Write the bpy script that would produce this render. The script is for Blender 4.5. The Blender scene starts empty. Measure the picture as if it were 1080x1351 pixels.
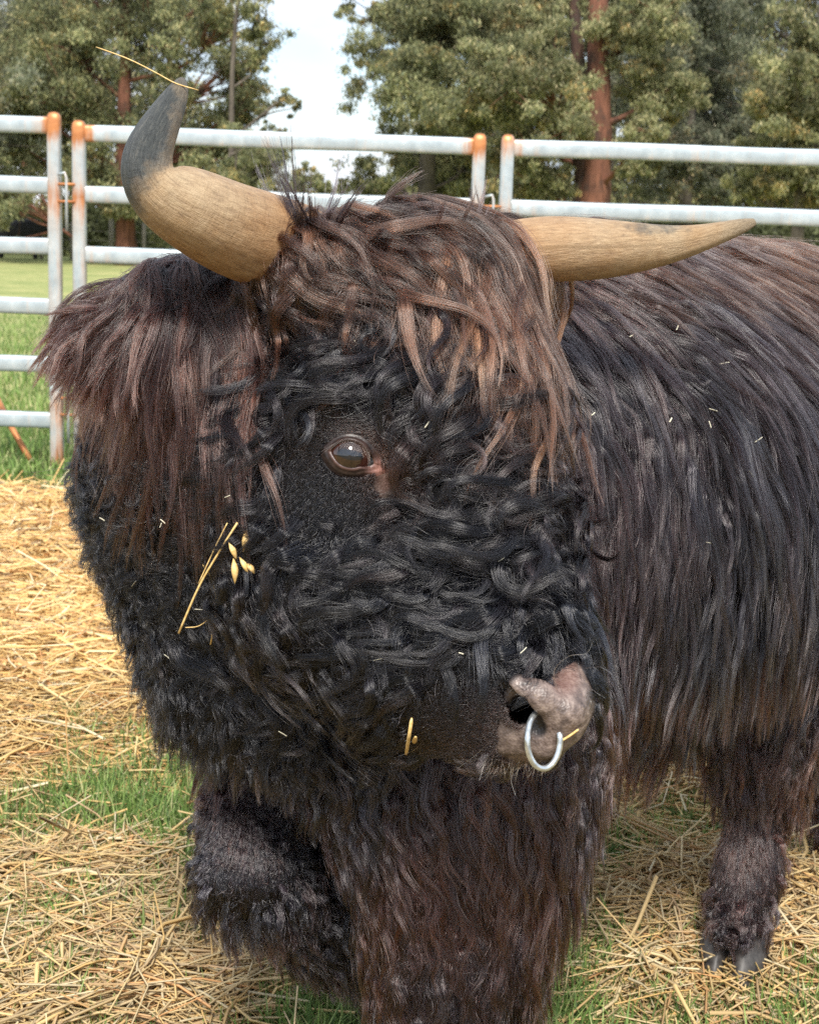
import bpy, bmesh, math, random
import numpy as np
from mathutils import Vector, Matrix
import openvdb

rng = np.random.default_rng(7)
random.seed(7)
S = bpy.context.scene
COL = S.collection
R_ = math.radians

# ------------------------------------------------------------------ camera
CAMH = 1.25
PITCH, ROLL, FPX = R_(10.45), R_(1.9), 2000.0
fw = np.array([0, math.cos(PITCH), -math.sin(PITCH)])
rt0 = np.array([1.0, 0, 0]); up0 = np.cross(rt0, fw)
rt = math.cos(ROLL) * rt0 + math.sin(ROLL) * up0
up = -math.sin(ROLL) * rt0 + math.cos(ROLL) * up0
CAM = np.array([0, 0, CAMH])
cd = bpy.data.cameras.new('camera'); cam = bpy.data.objects.new('camera', cd); COL.objects.link(cam)
cam.matrix_world = Matrix(((rt[0], up[0], -fw[0], CAM[0]), (rt[1], up[1], -fw[1], CAM[1]),
                           (rt[2], up[2], -fw[2], CAM[2]), (0, 0, 0, 1)))
cd.sensor_fit = 'VERTICAL'; cd.sensor_height = 36.0; cd.lens = FPX / 1351 * 36
cd.clip_start = 0.05; cd.clip_end = 3000
cd.dof.use_dof = True; cd.dof.focus_distance = 1.78; cd.dof.aperture_fstop = 14.5
S.camera = cam

# ------------------------------------------------------------------ sky and sun
SUN_EL, SUN_AZ = R_(50), R_(180)      # azimuth clockwise from +Y
W = bpy.data.worlds.new('World'); S.world = W; W.use_nodes = True
nt = W.node_tree; nt.nodes.clear()
def wn(t, **k):
    n = nt.nodes.new(t)
    for a, b in k.items(): setattr(n, a, b)
    return n
sky = wn('ShaderNodeTexSky', sky_type='NISHITA', sun_disc=False, sun_elevation=SUN_EL, sun_rotation=SUN_AZ)
sky.dust_density = 1.5
tc = wn('ShaderNodeTexCoord')
mp = wn('ShaderNodeMapping'); mp.inputs['Scale'].default_value = (1, 1, 2.6)
nz = wn('ShaderNodeTexNoise'); nz.inputs['Scale'].default_value = 2.6; nz.inputs['Detail'].default_value = 8; nz.inputs['Roughness'].default_value = .55
cr = wn('ShaderNodeValToRGB'); cr.color_ramp.elements[0].position = .28; cr.color_ramp.elements[1].position = .52
n2 = wn('ShaderNodeTexNoise'); n2.inputs['Scale'].default_value = 6; n2.inputs['Detail'].default_value = 6
cc = wn('ShaderNodeValToRGB')
cc.color_ramp.elements[0].position = .3; cc.color_ramp.elements[0].color = (3.0, 3.7, 4.6, 1)
cc.color_ramp.elements[1].position = .7; cc.color_ramp.elements[1].color = (6.4, 6.5, 6.7, 1)
mx = wn('ShaderNodeMix', data_type='RGBA')
bg = wn('ShaderNodeBackground'); bg.inputs['Strength'].default_value = .12
out = wn('ShaderNodeOutputWorld')
L = nt.links.new
L(tc.outputs['Generated'], mp.inputs['Vector']); L(mp.outputs['Vector'], nz.inputs['Vector']); L(mp.outputs['Vector'], n2.inputs['Vector'])
L(nz.outputs['Fac'], cr.inputs['Fac']); L(n2.outputs['Fac'], cc.inputs['Fac'])
L(cr.outputs['Color'], mx.inputs['Factor']); L(sky.outputs['Color'], mx.inputs['A']); L(cc.outputs['Color'], mx.inputs['B'])
L(mx.outputs['Result'], bg.inputs['Color']); L(bg.outputs['Background'], out.inputs['Surface'])
sl = bpy.data.lights.new('sun', 'SUN'); sl.energy = 2.8; sl.angle = R_(14); sl.color = (1, .95, .87)
so = bpy.data.objects.new('sun', sl); COL.objects.link(so)
sd = Vector((math.sin(SUN_AZ) * math.cos(SUN_EL), math.cos(SUN_AZ) * math.cos(SUN_EL), math.sin(SUN_EL)))
so.rotation_euler = sd.to_track_quat('Z', 'Y').to_euler()
S.view_settings.view_transform = 'Standard'; S.view_settings.look = 'None'
S.view_settings.exposure = 1.0; S.view_settings.gamma = 1; S.view_settings.use_curve_mapping = False
S.render.engine = 'CYCLES'
S.cycles.max_bounces = 8; S.cycles.transparent_max_bounces = 8
S.cycles.use_denoising = False; S.cycles.sample_clamp_indirect = 3; S.cycles.caustics_reflective = False; S.cycles.caustics_refractive = False
try: S.cycles.denoiser = 'OPENIMAGEDENOISE'; S.cycles.denoising_prefilter = 'ACCURATE'
except Exception: pass

# ------------------------------------------------------------------ helpers
def P(px, py, d):
    return CAM + d * (fw + (px - 540) / FPX * rt - (py - 675.5) / FPX * up)
def proj(p):
    q = p - CAM; z = q @ fw
    return 540 + FPX * (q @ rt) / z, 675.5 - FPX * (q @ up) / z, z
def ground_at(px, py, z=0.0):
    v = fw + (px - 540) / FPX * rt - (py - 675.5) / FPX * up
    t = (z - CAMH) / v[2]
    return CAM + t * v
def norm(v): return v / (np.linalg.norm(v, axis=-1, keepdims=True) + 1e-9)
def sstep(a, b, x):
    t = np.clip((x - a) / (b - a), 0, 1); return t * t * (3 - 2 * t)
def vnoise(p, seed=0, scale=1.0):
    """cheap smooth 2-D/3-D value noise, about -1..1"""
    r = np.random.default_rng(seed); o = np.zeros(len(p)); p = p * scale
    for k in range(5):
        d = r.normal(size=p.shape[1]); d /= np.linalg.norm(d); f = 0.7 + 1.9 * k * .5
        q = p @ d * f + r.uniform(0, 6.28)
        e = r.normal(size=p.shape[1]); e /= np.linalg.norm(e)
        o += np.sin(q + 1.3 * np.sin(p @ e * f * .8 + r.uniform(0, 6.28))) / (1 + .5 * k)
    return o / 2.2
def link(o, parent=None):
    COL.objects.link(o)
    if parent: o.parent = parent
    return o
def tag(o, label=None, cat=None, group=None, kind=None):
    if label: o['label'] = label
    if cat: o['category'] = cat
    if group: o['group'] = group
    if kind: o['kind'] = kind
    return o
def empty(name, loc=(0, 0, 0), **k):
    o = bpy.data.objects.new(name, None); o.location = loc; o.empty_display_size = .1
    COL.objects.link(o); return tag(o, **k)
def npmesh(name, v, f, mat=None, parent=None, smooth=True, uv=None, attrs=None, loc=None):
    """v (n,3); f (m,3|4) int array or list of such arrays; attrs {name: (n,) or (n,3)} per vertex"""
    me = bpy.data.meshes.new(name)
    fs = f if isinstance(f, list) else [f]
    v = np.asarray(v, np.float32)
    off = np.zeros(3) if loc is None else np.asarray(loc, float)
    v = (v - off).astype(np.float32)
    me.vertices.add(len(v)); me.vertices.foreach_set('co', v.ravel())
    idx = np.concatenate([np.asarray(a, np.int32).ravel() for a in fs])
    tot = np.concatenate([np.full(len(a), np.asarray(a).shape[1], np.int32) for a in fs if len(a)])
    st = np.concatenate([[0], np.cumsum(tot)[:-1]]).astype(np.int32)
    me.loops.add(len(idx)); me.loops.foreach_set('vertex_index', idx)
    me.polygons.add(len(tot)); me.polygons.foreach_set('loop_start', st); me.polygons.foreach_set('loop_total', tot)
    if smooth: me.polygons.foreach_set('use_smooth', np.ones(len(tot), bool))
    if uv is not None:
        ul = me.uv_layers.new(name='uv'); ul.data.foreach_set('uv', np.asarray(uv, np.float32)[idx].ravel())
    for k, a in (attrs or {}).items():
        a = np.asarray(a, np.float32)
        if a.ndim == 1:
            t = me.attributes.new(k, 'FLOAT', 'POINT'); t.data.foreach_set('value', a)
        else:
            t = me.attributes.new(k, 'FLOAT_COLOR', 'POINT')
            t.data.foreach_set('color', np.concatenate([a, np.ones((len(a), 1), np.float32)], 1).ravel())
    me.update(); me.validate()
    if mat: me.materials.append(mat)
    o = bpy.data.objects.new(name, me); o.location = off
    if parent is not None:
        o.location = Vector(off) - Vector(parent.location) if parent.type == 'EMPTY' else Vector(off)
    return link(o, parent)
def tube(path, rad, n=12, caps=True, flat=None):
    """sweep a ring along a path; returns v, [quads, tris], uv"""
    path = np.asarray(path, float); m = len(path); rad = np.broadcast_to(np.asarray(rad, float), (m,))
    t = norm(np.gradient(path, axis=0))
    a = np.array([0, 0, 1.0]) if abs(t[0][2]) < .9 else np.array([1.0, 0, 0])
    N = norm(np.cross(t[0], a)); fr = []
    for i in range(m):
        N = N - (N @ t[i]) * t[i]; N = norm(N); fr.append(N)
    fr = np.array(fr); B = np.cross(t, fr)
    an = np.arange(n) / n * 2 * np.pi
    fl = 1.0 if flat is None else flat
    v = path[:, None] + rad[:, None, None] * (np.cos(an)[None, :, None] * fr[:, None] + fl * np.sin(an)[None, :, None] * B[:, None])
    v = v.reshape(-1, 3)
    i, j = np.meshgrid(np.arange(m - 1), np.arange(n), indexing='ij')
    q = np.stack([i * n + j, i * n + (j + 1) % n, (i + 1) * n + (j + 1) % n, (i + 1) * n + j], -1).reshape(-1, 4)
    uv = np.stack([np.tile(an / (2 * np.pi), m), np.repeat(np.linspace(0, 1, m), n)], 1)
    tr = np.zeros((0, 3), int)
    if caps:
        v = np.concatenate([v, path[:1], path[-1:]]); c0, c1 = m * n, m * n + 1
        j = np.arange(n)
        tr = np.concatenate([np.stack([np.full(n, c0), (j + 1) % n, j], 1), np.stack([np.full(n, c1), (m - 1) * n + j, (m - 1) * n + (j + 1) % n], 1)])
        uv = np.concatenate([uv, [[0, 0], [0, 1]]])
    return v, [q, tr], uv
def catmull(pts, n):
    pts = np.asarray(pts, float); p = np.concatenate([[2 * pts[0] - pts[1]], pts, [2 * pts[-1] - pts[-2]]])
    u = np.linspace(0, len(pts) - 1 - 1e-6, n); i = u.astype(int); t = (u - i)[:, None]
    a, b, c, d = p[i], p[i + 1], p[i + 2], p[i + 3]
    return .5 * (2 * b + (c - a) * t + (2 * a - 5 * b + 4 * c - d) * t ** 2 + (-a + 3 * b - 3 * c + d) * t ** 3)
class Geo:
    def __init__(s): s.v = []; s.f = {3: [], 4: []}; s.a = {}; s.n = 0
    def add(s, v, f, **a):
        v = np.asarray(v, float).reshape(-1, 3)
        for x in (f if isinstance(f, list) else [f]):
            x = np.asarray(x, int)
            if len(x): s.f[x.shape[1]].append(x + s.n)
        for k, q in a.items():
            q = np.asarray(q, float); s.a.setdefault(k, []).append(np.broadcast_to(q, (len(v),) + q.shape[-1:] if q.ndim else (len(v),)))
        s.v.append(v); s.n += len(v)
    def box(s, lo, hi, **a):
        lo = np.asarray(lo, float); hi = np.asarray(hi, float)
        v = np.array([[x, y, z] for x in (lo[0], hi[0]) for y in (lo[1], hi[1]) for z in (lo[2], hi[2])])
        f = np.array([[0, 1, 3, 2], [4, 6, 7, 5], [0, 4, 5, 1], [2, 3, 7, 6], [0, 2, 6, 4], [1, 5, 7, 3]])
        s.add(v, f, **a)
    def build(s, name, mat, parent=None, smooth=True, loc=None):
        fs = [np.concatenate(x) for x in (s.f[3], s.f[4]) if x]
        at = {k: np.concatenate(x) for k, x in s.a.items()}
        return npmesh(name, np.concatenate(s.v), fs, mat, parent, smooth, None, at, loc)

# ------------------------------------------------------------------ materials
def newmat(name):
    m = bpy.data.materials.new(name); m.use_nodes = True; t = m.node_tree; t.nodes.clear()
    o = t.nodes.new('ShaderNodeOutputMaterial'); b = t.nodes.new('ShaderNodeBsdfPrincipled')
    t.links.new(b.outputs[0], o.inputs['Surface']); return m, t, b, o
def node(t, typ, ins=None, **k):
    n = t.nodes.new(typ)
    for a, b in k.items(): setattr(n, a, b)
    for a, b in (ins or {}).items():
        if isinstance(b, bpy.types.NodeSocket): t.links.new(b, n.inputs[a])
        else: n.inputs[a].default_value = b
    return n
def ramp(t, fac, stops):
    r = t.nodes.new('ShaderNodeValToRGB'); e = r.color_ramp.elements
    while len(e) > 1: e.remove(e[-1])
    e[0].position = stops[0][0]; c = stops[0][1]; e[0].color = (*c, 1) if len(c) == 3 else c
    for p, c in stops[1:]:
        x = e.new(p); x.color = (*c, 1) if len(c) == 3 else c
    t.links.new(fac, r.inputs['Fac']); return r.outputs['Color']
def g(v): return (v, v, v)
def noise(t, scale, vec=None, detail=5, rough=.55, dist=0.0):
    n = node(t, 'ShaderNodeTexNoise', {'Scale': scale, 'Detail': detail, 'Roughness': rough, 'Distortion': dist})
    if vec is not None: t.links.new(vec, n.inputs['Vector'])
    return n.outputs['Fac']
def coords(t, scale=None, kind='Object'):
    c = node(t, 'ShaderNodeTexCoord').outputs[kind]
    if scale: c = node(t, 'ShaderNodeMapping', {'Vector': c, 'Scale': scale}).outputs['Vector']
    return c
def mixc(t, f, a, b, mode='MIX'):
    n = node(t, 'ShaderNodeMix', data_type='RGBA', blend_type=mode)
    for k, x in (('Factor', f), ('A', a), ('B', b)):
        i = n.inputs[k] if k == 'Factor' else [s for s in n.inputs if s.name == k and s.type == 'RGBA'][0]
        if k == 'Factor': i = n.inputs[0]
        if isinstance(x, bpy.types.NodeSocket): t.links.new(x, i)
        else: i.default_value = x if k == 'Factor' else (*x, 1)
    return [s for s in n.outputs if s.type == 'RGBA'][0]
def attr(t, name, out='Color'): return node(t, 'ShaderNodeAttribute', attribute_name=name).outputs[out]
def bump(t, b, h, strength=.3, dist=.01):
    n = node(t, 'ShaderNodeBump', {'Strength': strength, 'Distance': dist, 'Height': h}); t.links.new(n.outputs[0], b.inputs['Normal'])
def simple(name, col, rough=.7, metal=0.0, sc=20, var=.25):
    m, t, b, o = newmat(name); f = noise(t, sc, coords(t))
    c = ramp(t, f, [(.3, tuple(x * (1 - var) for x in col)), (.7, tuple(min(1, x * (1 + var)) for x in col))])
    t.links.new(c, b.inputs['Base Color']); b.inputs['Roughness'].default_value = rough; b.inputs['Metallic'].default_value = metal
    bump(t, b, f, .2, .004); return m

def m_attr(name, rough=.8, transl=0.0, spec=.3):
    m, t, b, o = newmat(name); c = attr(t, 'col')
    t.links.new(c, b.inputs['Base Color']); b.inputs['Roughness'].default_value = rough
    b.inputs['Specular IOR Level'].default_value = spec
    if transl:
        tr = node(t, 'ShaderNodeBsdfTranslucent', {'Color': c}); mx = node(t, 'ShaderNodeMixShader', {0: transl})
        t.links.new(b.outputs[0], mx.inputs[1]); t.links.new(tr.outputs[0], mx.inputs[2]); t.links.new(mx.outputs[0], o.inputs['Surface'])
    return m
M_leaf = m_attr('leaf_foliage', .6, .35)
M_straw = m_attr('dry_straw', .55, .12, .4)
M_grass = m_attr('grass_blades', .55, .3, .3)

def mat_hair():
    m, t, b, o = newmat('bull_hair'); t.nodes.remove(b)
    i = node(t, 'ShaderNodeHairInfo')
    c = mixc(t, i.outputs['Intercept'], attr(t, 'root_color'), attr(t, 'tip_color'))
    h = node(t, 'ShaderNodeBsdfHairPrincipled', parametrization='COLOR')
    t.links.new(c, h.inputs['Color'])
    h.inputs['Roughness'].default_value = .17; h.inputs['Radial Roughness'].default_value = .3
    h.inputs['Random Roughness'].default_value = .2
    t.links.new(h.outputs[0], o.inputs['Surface']); return m
M_hair = mat_hair()

def mat_skin():
    m, t, b, o = newmat('bull_skin'); co = coords(t)
    k = attr(t, 'nose', 'Fac'); e = attr(t, 'pink', 'Fac')
    f = noise(t, 90, co, 6, .6); f2 = noise(t, 420, co, 4, .6); f3 = noise(t, 35, co, 4, .6)
    nose = ramp(t, f, [(.3, (.045, .032, .029)), (.5, (.155, .115, .10)), (.72, (.34, .265, .23))])
    nose = mixc(t, ramp(t, f3, [(.5, g(0)), (.75, g(.55))]), nose, (.07, .04, .035))
    nose = mixc(t, ramp(t, f2, [(.60, g(0)), (.72, g(.4))]), nose, (.34, .27, .15))
    nose = mixc(t, node(t, 'ShaderNodeMath', {0: e, 1: .45}, operation='MULTIPLY').outputs[0], nose, (.17, .07, .05))
    c = mixc(t, k, (.009, .008, .009), nose)
    t.links.new(c, b.inputs['Base Color']); b.inputs['Roughness'].default_value = .42
    v = node(t, 'ShaderNodeTexVoronoi', {'Vector': co, 'Scale': 330.0}).outputs['Distance']
    h = node(t, 'ShaderNodeMath', {0: v, 1: f}, operation='ADD').outputs[0]
    bump(t, b, h, .5, .0012); return m
M_skin = mat_skin()

def mat_horn():
    m, t, b, o = newmat('horn'); uvn = node(t, 'ShaderNodeUVMap', uv_map='uv').outputs[0]
    sep = node(t, 'ShaderNodeSeparateXYZ', {0: uvn})
    co = coords(t)
    st = noise(t, 9, node(t, 'ShaderNodeMapping', {'Vector': uvn, 'Scale': (7, 2.6, 1)}).outputs[0], 8, .65, .5)
    fine = noise(t, 30, node(t, 'ShaderNodeMapping', {'Vector': uvn, 'Scale': (9, 1.0, 1)}).outputs[0], 4, .7, .3)
    cross = noise(t, 14, node(t, 'ShaderNodeMapping', {'Vector': uvn, 'Scale': (1.2, 7, 1)}).outputs[0], 5, .6, .6)
    big = noise(t, 16, co, 4, .5)
    base = ramp(t, st, [(.25, (.20, .145, .09)), (.42, (.35, .265, .165)), (.6, (.46, .365, .235)), (.8, (.60, .51, .37))])
    base = mixc(t, ramp(t, big, [(.35, g(0)), (.65, g(.75))]), base, (.80, .62, .44), 'MULTIPLY')
    base = mixc(t, ramp(t, sep.outputs[1], [(.12, g(.75)), (.45, g(.1))]), base, (.86, .61, .42), 'MULTIPLY')
    base = mixc(t, ramp(t, fine, [(.55, g(0)), (.8, g(.5))]), base, (.62, .50, .33))
    grey = ramp(t, st, [(.3, (.014, .016, .017)), (.55, (.045, .050, .048)), (.75, (.13, .12, .10))])
    tipc = ramp(t, st, [(.3, (.10, .075, .045)), (.6, (.30, .24, .16)), (.8, (.45, .38, .27))])
    gm = attr(t, 'grey', 'Fac'); tm = attr(t, 'tip', 'Fac')
    gg = node(t, 'ShaderNodeMath', {0: gm, 1: node(t, 'ShaderNodeMath', {0: node(t, 'ShaderNodeMath', {0: noise(t, 42, co, 6, .7), 1: .0}, operation='ADD').outputs[0], 1: .5}, operation='SUBTRACT').outputs[0]}, operation='ADD').outputs[0]
    c = mixc(t, ramp(t, gg, [(.22, g(0)), (.45, g(.6)), (.78, g(1))]), base, grey)
    c = mixc(t, tm, c, tipc)
    t.links.new(c, b.inputs['Base Color']); b.inputs['Roughness'].default_value = .5
    h = node(t, 'ShaderNodeMath', {0: st, 1: cross}, operation='ADD').outputs[0]
    h = node(t, 'ShaderNodeMath', {0: h, 1: fine}, operation='ADD').outputs[0]
    bump(t, b, h, .6, .003); return m
M_horn = mat_horn()

def mat_galv():
    m, t, b, o = newmat('galvanised_steel'); co = coords(t)
    f = noise(t, 14, co, 6, .6); f2 = noise(t, 3, co, 4)
    ru = attr(t, 'rust', 'Fac')
    c = ramp(t, f, [(.3, (.34, .40, .43)), (.55, (.45, .52, .55)), (.75, (.58, .64, .66))])
    drip = noise(t, 22, coords(t, (1, 1, .12)), 6, .65)
    drip = node(t, 'ShaderNodeMath', {0: drip, 1: 1.3, 2: -.22}, operation='MULTIPLY_ADD').outputs[0]
    k = node(t, 'ShaderNodeMath', {0: ru, 1: drip}, operation='ADD').outputs[0]
    rf = ramp(t, k, [(.70, g(0)), (.84, g(.5)), (1.0, g(1))])
    rc = ramp(t, f, [(.3, (.34, .12, .04)), (.7, (.64, .27, .10))])
    pale = mixc(t, .45, c, (.62, .45, .33))
    k2 = ramp(t, k, [(.52, g(0)), (.7, g(1))])
    c = mixc(t, k2, c, pale); c = mixc(t, rf, c, rc)
    t.links.new(c, b.inputs['Base Color']); b.inputs['Roughness'].default_value = .42
    b.inputs['Metallic'].default_value = .35
    bump(t, b, f, .15, .002); return m
M_galv = mat_galv()

def mat_bark(name, dark, light, s=9):
    m, t, b, o = newmat(name)
    f = noise(t, s, coords(t, (1, 1, .18)), 8, .65, .4); f2 = noise(t, 1.3, coords(t), 4)
    c = ramp(t, f, [(.3, dark), (.62, light), (.8, tuple(min(1, x * 1.5) for x in light))])
    c = mixc(t, ramp(t, f2, [(.5, g(0)), (.65, g(.75))]), c, (.035, .028, .024))
    t.links.new(c, b.inputs['Base Color']); b.inputs['Roughness'].default_value = .9; bump(t, b, f, .8, .06); return m
M_bark_red = mat_bark('red_bark', (.07, .028, .018), (.24, .10, .06))
M_bark_dark = mat_bark('dark_bark', (.025, .015, .012), (.10, .05, .035), 14)
M_bark_grey = mat_bark('grey_bark', (.05, .04, .033), (.17, .14, .11))

def mat_ground():
    m, t, b, o = newmat('ground'); co = coords(t)
    k = attr(t, 'straw', 'Fac'); far = attr(t, 'field', 'Fac')
    f = noise(t, 30, co, 8, .65); f2 = noise(t, 1.1, co, 5, .6); f3 = noise(t, 170, co, 4, .7)
    st = ramp(t, f3, [(.3, (.16, .10, .04)), (.5, (.34, .23, .10)), (.7, (.52, .39, .19))])
    so_ = ramp(t, f, [(.35, (.035, .045, .018)), (.6, (.09, .11, .04)), (.75, (.16, .13, .07))])
    gr = ramp(t, f2, [(.35, (.17, .215, .07)), (.5, (.29, .31, .115)), (.66, (.50, .43, .20))])
    gr = mixc(t, .45, gr, ramp(t, noise(t, 9, co, 8, .7), [(.35, (.15, .19, .06)), (.7, (.42, .43, .19))]))
    c = mixc(t, k, so_, st); c = mixc(t, far, c, gr)
    t.links.new(c, b.inputs['Base Color']); b.inputs['Roughness'].default_value = .95
    b.inputs['Specular IOR Level'].default_value = .15
    bump(t, b, f, .8, .02); return m
M_ground = mat_ground()

# ------------------------------------------------------------------ ground
STRAW_PTS = np.array([  # px, py, straw cover 0..1, grass 0..1
    (0, 600, 0, 1), (60, 632, .3, .6), (30, 665, 1, .05), (100, 700, 1, 0), (20, 760, 1, 0), (120, 850, 1, 0), (30, 900, 1, .0), (150, 930, .9, .1),
    (130, 962, .6, .5), (30, 1000, .9, .1), (100, 1015, .5, .5), (160, 1000, .7, .3), (90, 1065, .15, 1), (150, 1050, .2, 1), (30, 1080, .3, .9), (225, 1070, .1, 1),
    (240, 1120, .45, .7), (130, 1130, .7, .3), (60, 1140, .8, .3), (20, 1200, .8, .3), (130, 1200, .85, .3), (220, 1170, .7, .4), (270, 1215, .45, .8),
    (60, 1290, .85, .25), (200, 1290, .85, .3), (330, 1270, .95, .05), (300, 1340, .85, .2), (450, 1310, .1, 1), (420, 1345, .3, .8), (120, 1345, .6, .6),
    (780, 1040, .6, .4), (860, 1060, .5, .5), (920, 1030, .75, .1), (800, 1140, .3, 1), (890, 1100, .3, .9), (850, 1190, .7, .4), (780, 1230, .45, .8),
    (740, 1290, .3, 1), (860, 1290, .55, .7), (900, 1340, .5, .7), (1050, 990, 1, 0), (1070, 1050, .9, .1), (1050, 1110, .5, .6), (1060, 1170, .7, .4),
    (1050, 1240, .7, .4), (1040, 1320, .5, .7), (960, 1310, .4, .6), (560, 1200, .5, .5), (560, 900, .9, .1), (900, 800, 1, 0), (500, 720, 1, 0), (800, 680, 1, 0), (1060, 700, 1, 0),
    (-200, 800, 1, 0), (-200, 1100, .6, .5), (1300, 900, 1, 0), (1300, 1200, .6, .5)], float)
def cover(xy):
    p = np.concatenate([xy, np.zeros((len(xy), 1))], 1)
    q = p - CAM; z = np.maximum(q @ fw, .3)
    px = 540 + FPX * (q @ rt) / z; py = 675.5 - FPX * (q @ up) / z
    px = np.clip(px, -400, 1500); py = np.clip(py, 300, 1500)
    d2 = ((px[:, None] - STRAW_PTS[None, :, 0]) / 1.25) ** 2 + (py[:, None] - STRAW_PTS[None, :, 1]) ** 2
    w = 1 / (d2 + 350) ** 1.6
    w /= w.sum(1, keepdims=True)
    s = w @ STRAW_PTS[:, 2]; gq = w @ STRAW_PTS[:, 3]
    n = vnoise(xy, 11, 5.0) * .22
    s = np.clip(s + n, 0, 1); gq = np.clip(gq - n, 0, 1)
    edge = 7.05 + .12 * np.sin(xy[:, 0] * 3) + .1 * vnoise(xy, 5, 2.0)
    beyond = sstep(-.1, .25, xy[:, 1] - edge)
    return s * (1 - beyond), np.maximum(gq * (1 - beyond), beyond)
def gheight(xy):
    d = np.hypot(xy[:, 0], xy[:, 1])
    return (.012 * vnoise(xy, 21, 4.0) + .008 * vnoise(xy, 22, 13.0)) * np.clip(1.3 - d / 14, .1, 1)
def axis_pts(lo, hi, mid, fine, n):
    a = np.linspace(-1, 1, n); s = np.sinh(a * 5.2) / np.sinh(5.2)
    return s
gx = np.sinh(np.linspace(-1, 1, 260) * 6.2) / np.sinh(6.2) * 260
gy = np.concatenate([np.linspace(-60, .8, 12)[:-1], .8 + (np.expm1(np.linspace(0, 1, 330) * 5.0) / np.expm1(5.0)) * 420])
GX, GY = np.meshgrid(gx, gy)
gxy = np.stack([GX.ravel(), GY.ravel()], 1)
gs, gg_ = cover(gxy)
gfield = sstep(7.2, 9.0, gxy[:, 1])
gs = gs * (gxy[:, 1] < 9) * (np.abs(gxy[:, 0]) < 9) 
gz = gheight(gxy) + .02 * gs * (gxy[:, 1] > 2)
ny, nx = GX.shape
ii, jj = np.meshgrid(np.arange(ny - 1), np.arange(nx - 1), indexing='ij')
gf = np.stack([ii * nx + jj, ii * nx + jj + 1, (ii + 1) * nx + jj + 1, (ii + 1) * nx + jj], -1).reshape(-1, 4)
ground = npmesh('ground', np.column_stack([gxy, gz]), gf, M_ground, attrs={'straw': gs, 'field': gfield})
tag(ground, kind='structure')

# ------------------------------------------------------------------ straw and grass on the ground
def scatter(n, x0, x1, y0, y1, power=1.0):
    u = rng.random(n) ** power
    y = y0 + (y1 - y0) * u
    half = (x1 - x0) / 2
    return np.stack([(rng.random(n) * 2 - 1) * (.34 * y + .35), y], 1)
def make_straw(n, y0, y1, seg, wide, power, name):
    xy = scatter(n, 0, 0, y0, y1, power)
    s, gq = cover(xy)
    near_wt = s
    keep = rng.random(n) < near_wt ** 1.6
    xy = xy[keep]; s = s[keep]; n = len(xy)
    Ln = np.exp(rng.normal(math.log(.14), .6, n)); Ln = np.clip(Ln, .035, .36)
    clump = vnoise(xy, 31, 6.0) * 2.4 + vnoise(xy, 32, 19.0) * 1.0
    ang = clump + rng.normal(0, .75, n) + np.where(rng.random(n) < .12, rng.uniform(0, 3.14, n), 0)
    tilt = rng.normal(0, .16, n) + np.where(rng.random(n) < .05, rng.normal(0, .4, n), 0)
    h0 = gheight(xy) + .006 + s ** 2 * rng.random(n) ** 1.2 * .055
    mound = .03 * np.clip(vnoise(xy, 33, 7.0), 0, 1) * s
    h0 = h0 + mound
    d = np.stack([np.cos(ang) * np.cos(tilt), np.sin(ang) * np.cos(tilt), np.sin(tilt)], 1)
    side = np.stack([-np.sin(ang), np.cos(ang), np.zeros(n)], 1)
    bend = rng.normal(0, .16, n) ; sag = np.abs(rng.normal(0, .05, n))
    w = rng.uniform(.0013, .0028, n) * wide * np.where(rng.random(n) < .12, 1.8, 1)
    roll = rng.uniform(-.9, .9, n)
    k = seg + 1
    t = np.linspace(-.5, .5, k)
    c = np.column_stack([xy, h0])[:, None] + d[:, None] * (t[None, :, None] * Ln[:, None, None])
    c = c + side[:, None] * ((t ** 2 * 4 * 1)[None, :, None] * (bend * Ln)[:, None, None])
    c[:, :, 2] -= (t ** 2 * 4)[None] * (sag * Ln)[:, None]
    gh = gheight(c.reshape(-1, 3)[:, :2]).reshape(n, k)
    c[:, :, 2] = np.maximum(c[:, :, 2], gh + .004)
    upv = np.array([0, 0, 1.0])
    u1 = np.cos(roll)[:, None] * side + np.sin(roll)[:, None] * upv
    u2 = np.cos(roll)[:, None] * upv - np.sin(roll)[:, None] * side
    offs = [(-1, -.35), (0, .55), (1, -.35)]
    v = np.stack([c + u1[:, None] * (a * w)[:, None, None] + u2[:, None] * (b * w)[:, None, None] for a, b in offs], 2)  # n,k,3,3
    v = v.reshape(-1, 3)
    base = (np.arange(n) * k * 3)[:, None, None]
    a = np.arange(seg)[None, :, None] * 3
    tri = y1 < 4.2
    cols_ = [(0, 1), (1, 2)] + ([(2, 0)] if tri else [])
    f = np.stack([np.stack([base[..., 0] + a[..., 0] + p, base[..., 0] + a[..., 0] + q, base[..., 0] + a[..., 0] + 3 + q, base[..., 0] + a[..., 0] + 3 + p], -1) for p, q in cols_], 2).reshape(-1, 4)
    pal = np.array([(.66, .40, .12), (.76, .50, .18), (.80, .58, .26), (.52, .27, .08), (.76, .64, .40), (.32, .18, .07), (.66, .30, .09)])
    pr = np.array([.25, .25, .18, .12, .09, .06, .05])
    ci = rng.choice(len(pal), n, p=pr)
    col = pal[ci] * rng.uniform(.8, 1.15, (n, 1))
    py_ = 1 - sstep(2.6, 3.4, xy[:, 1])       # older, paler, greyer straw close to the camera
    pale = np.array([.50, .41, .26]) * rng.uniform(.7, 1.25, (n, 1))
    mixw = (py_ * rng.uniform(.05, .7, n))[:, None]
    col = col * (1 - mixw) + pale * mixw
    col = col * .86 + .14 * np.array([.60, .50, .33])
    col = np.repeat(col, k * 3, 0)
    return npmesh(name, v, f, M_straw, smooth=True, attrs={'col': col})
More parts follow.
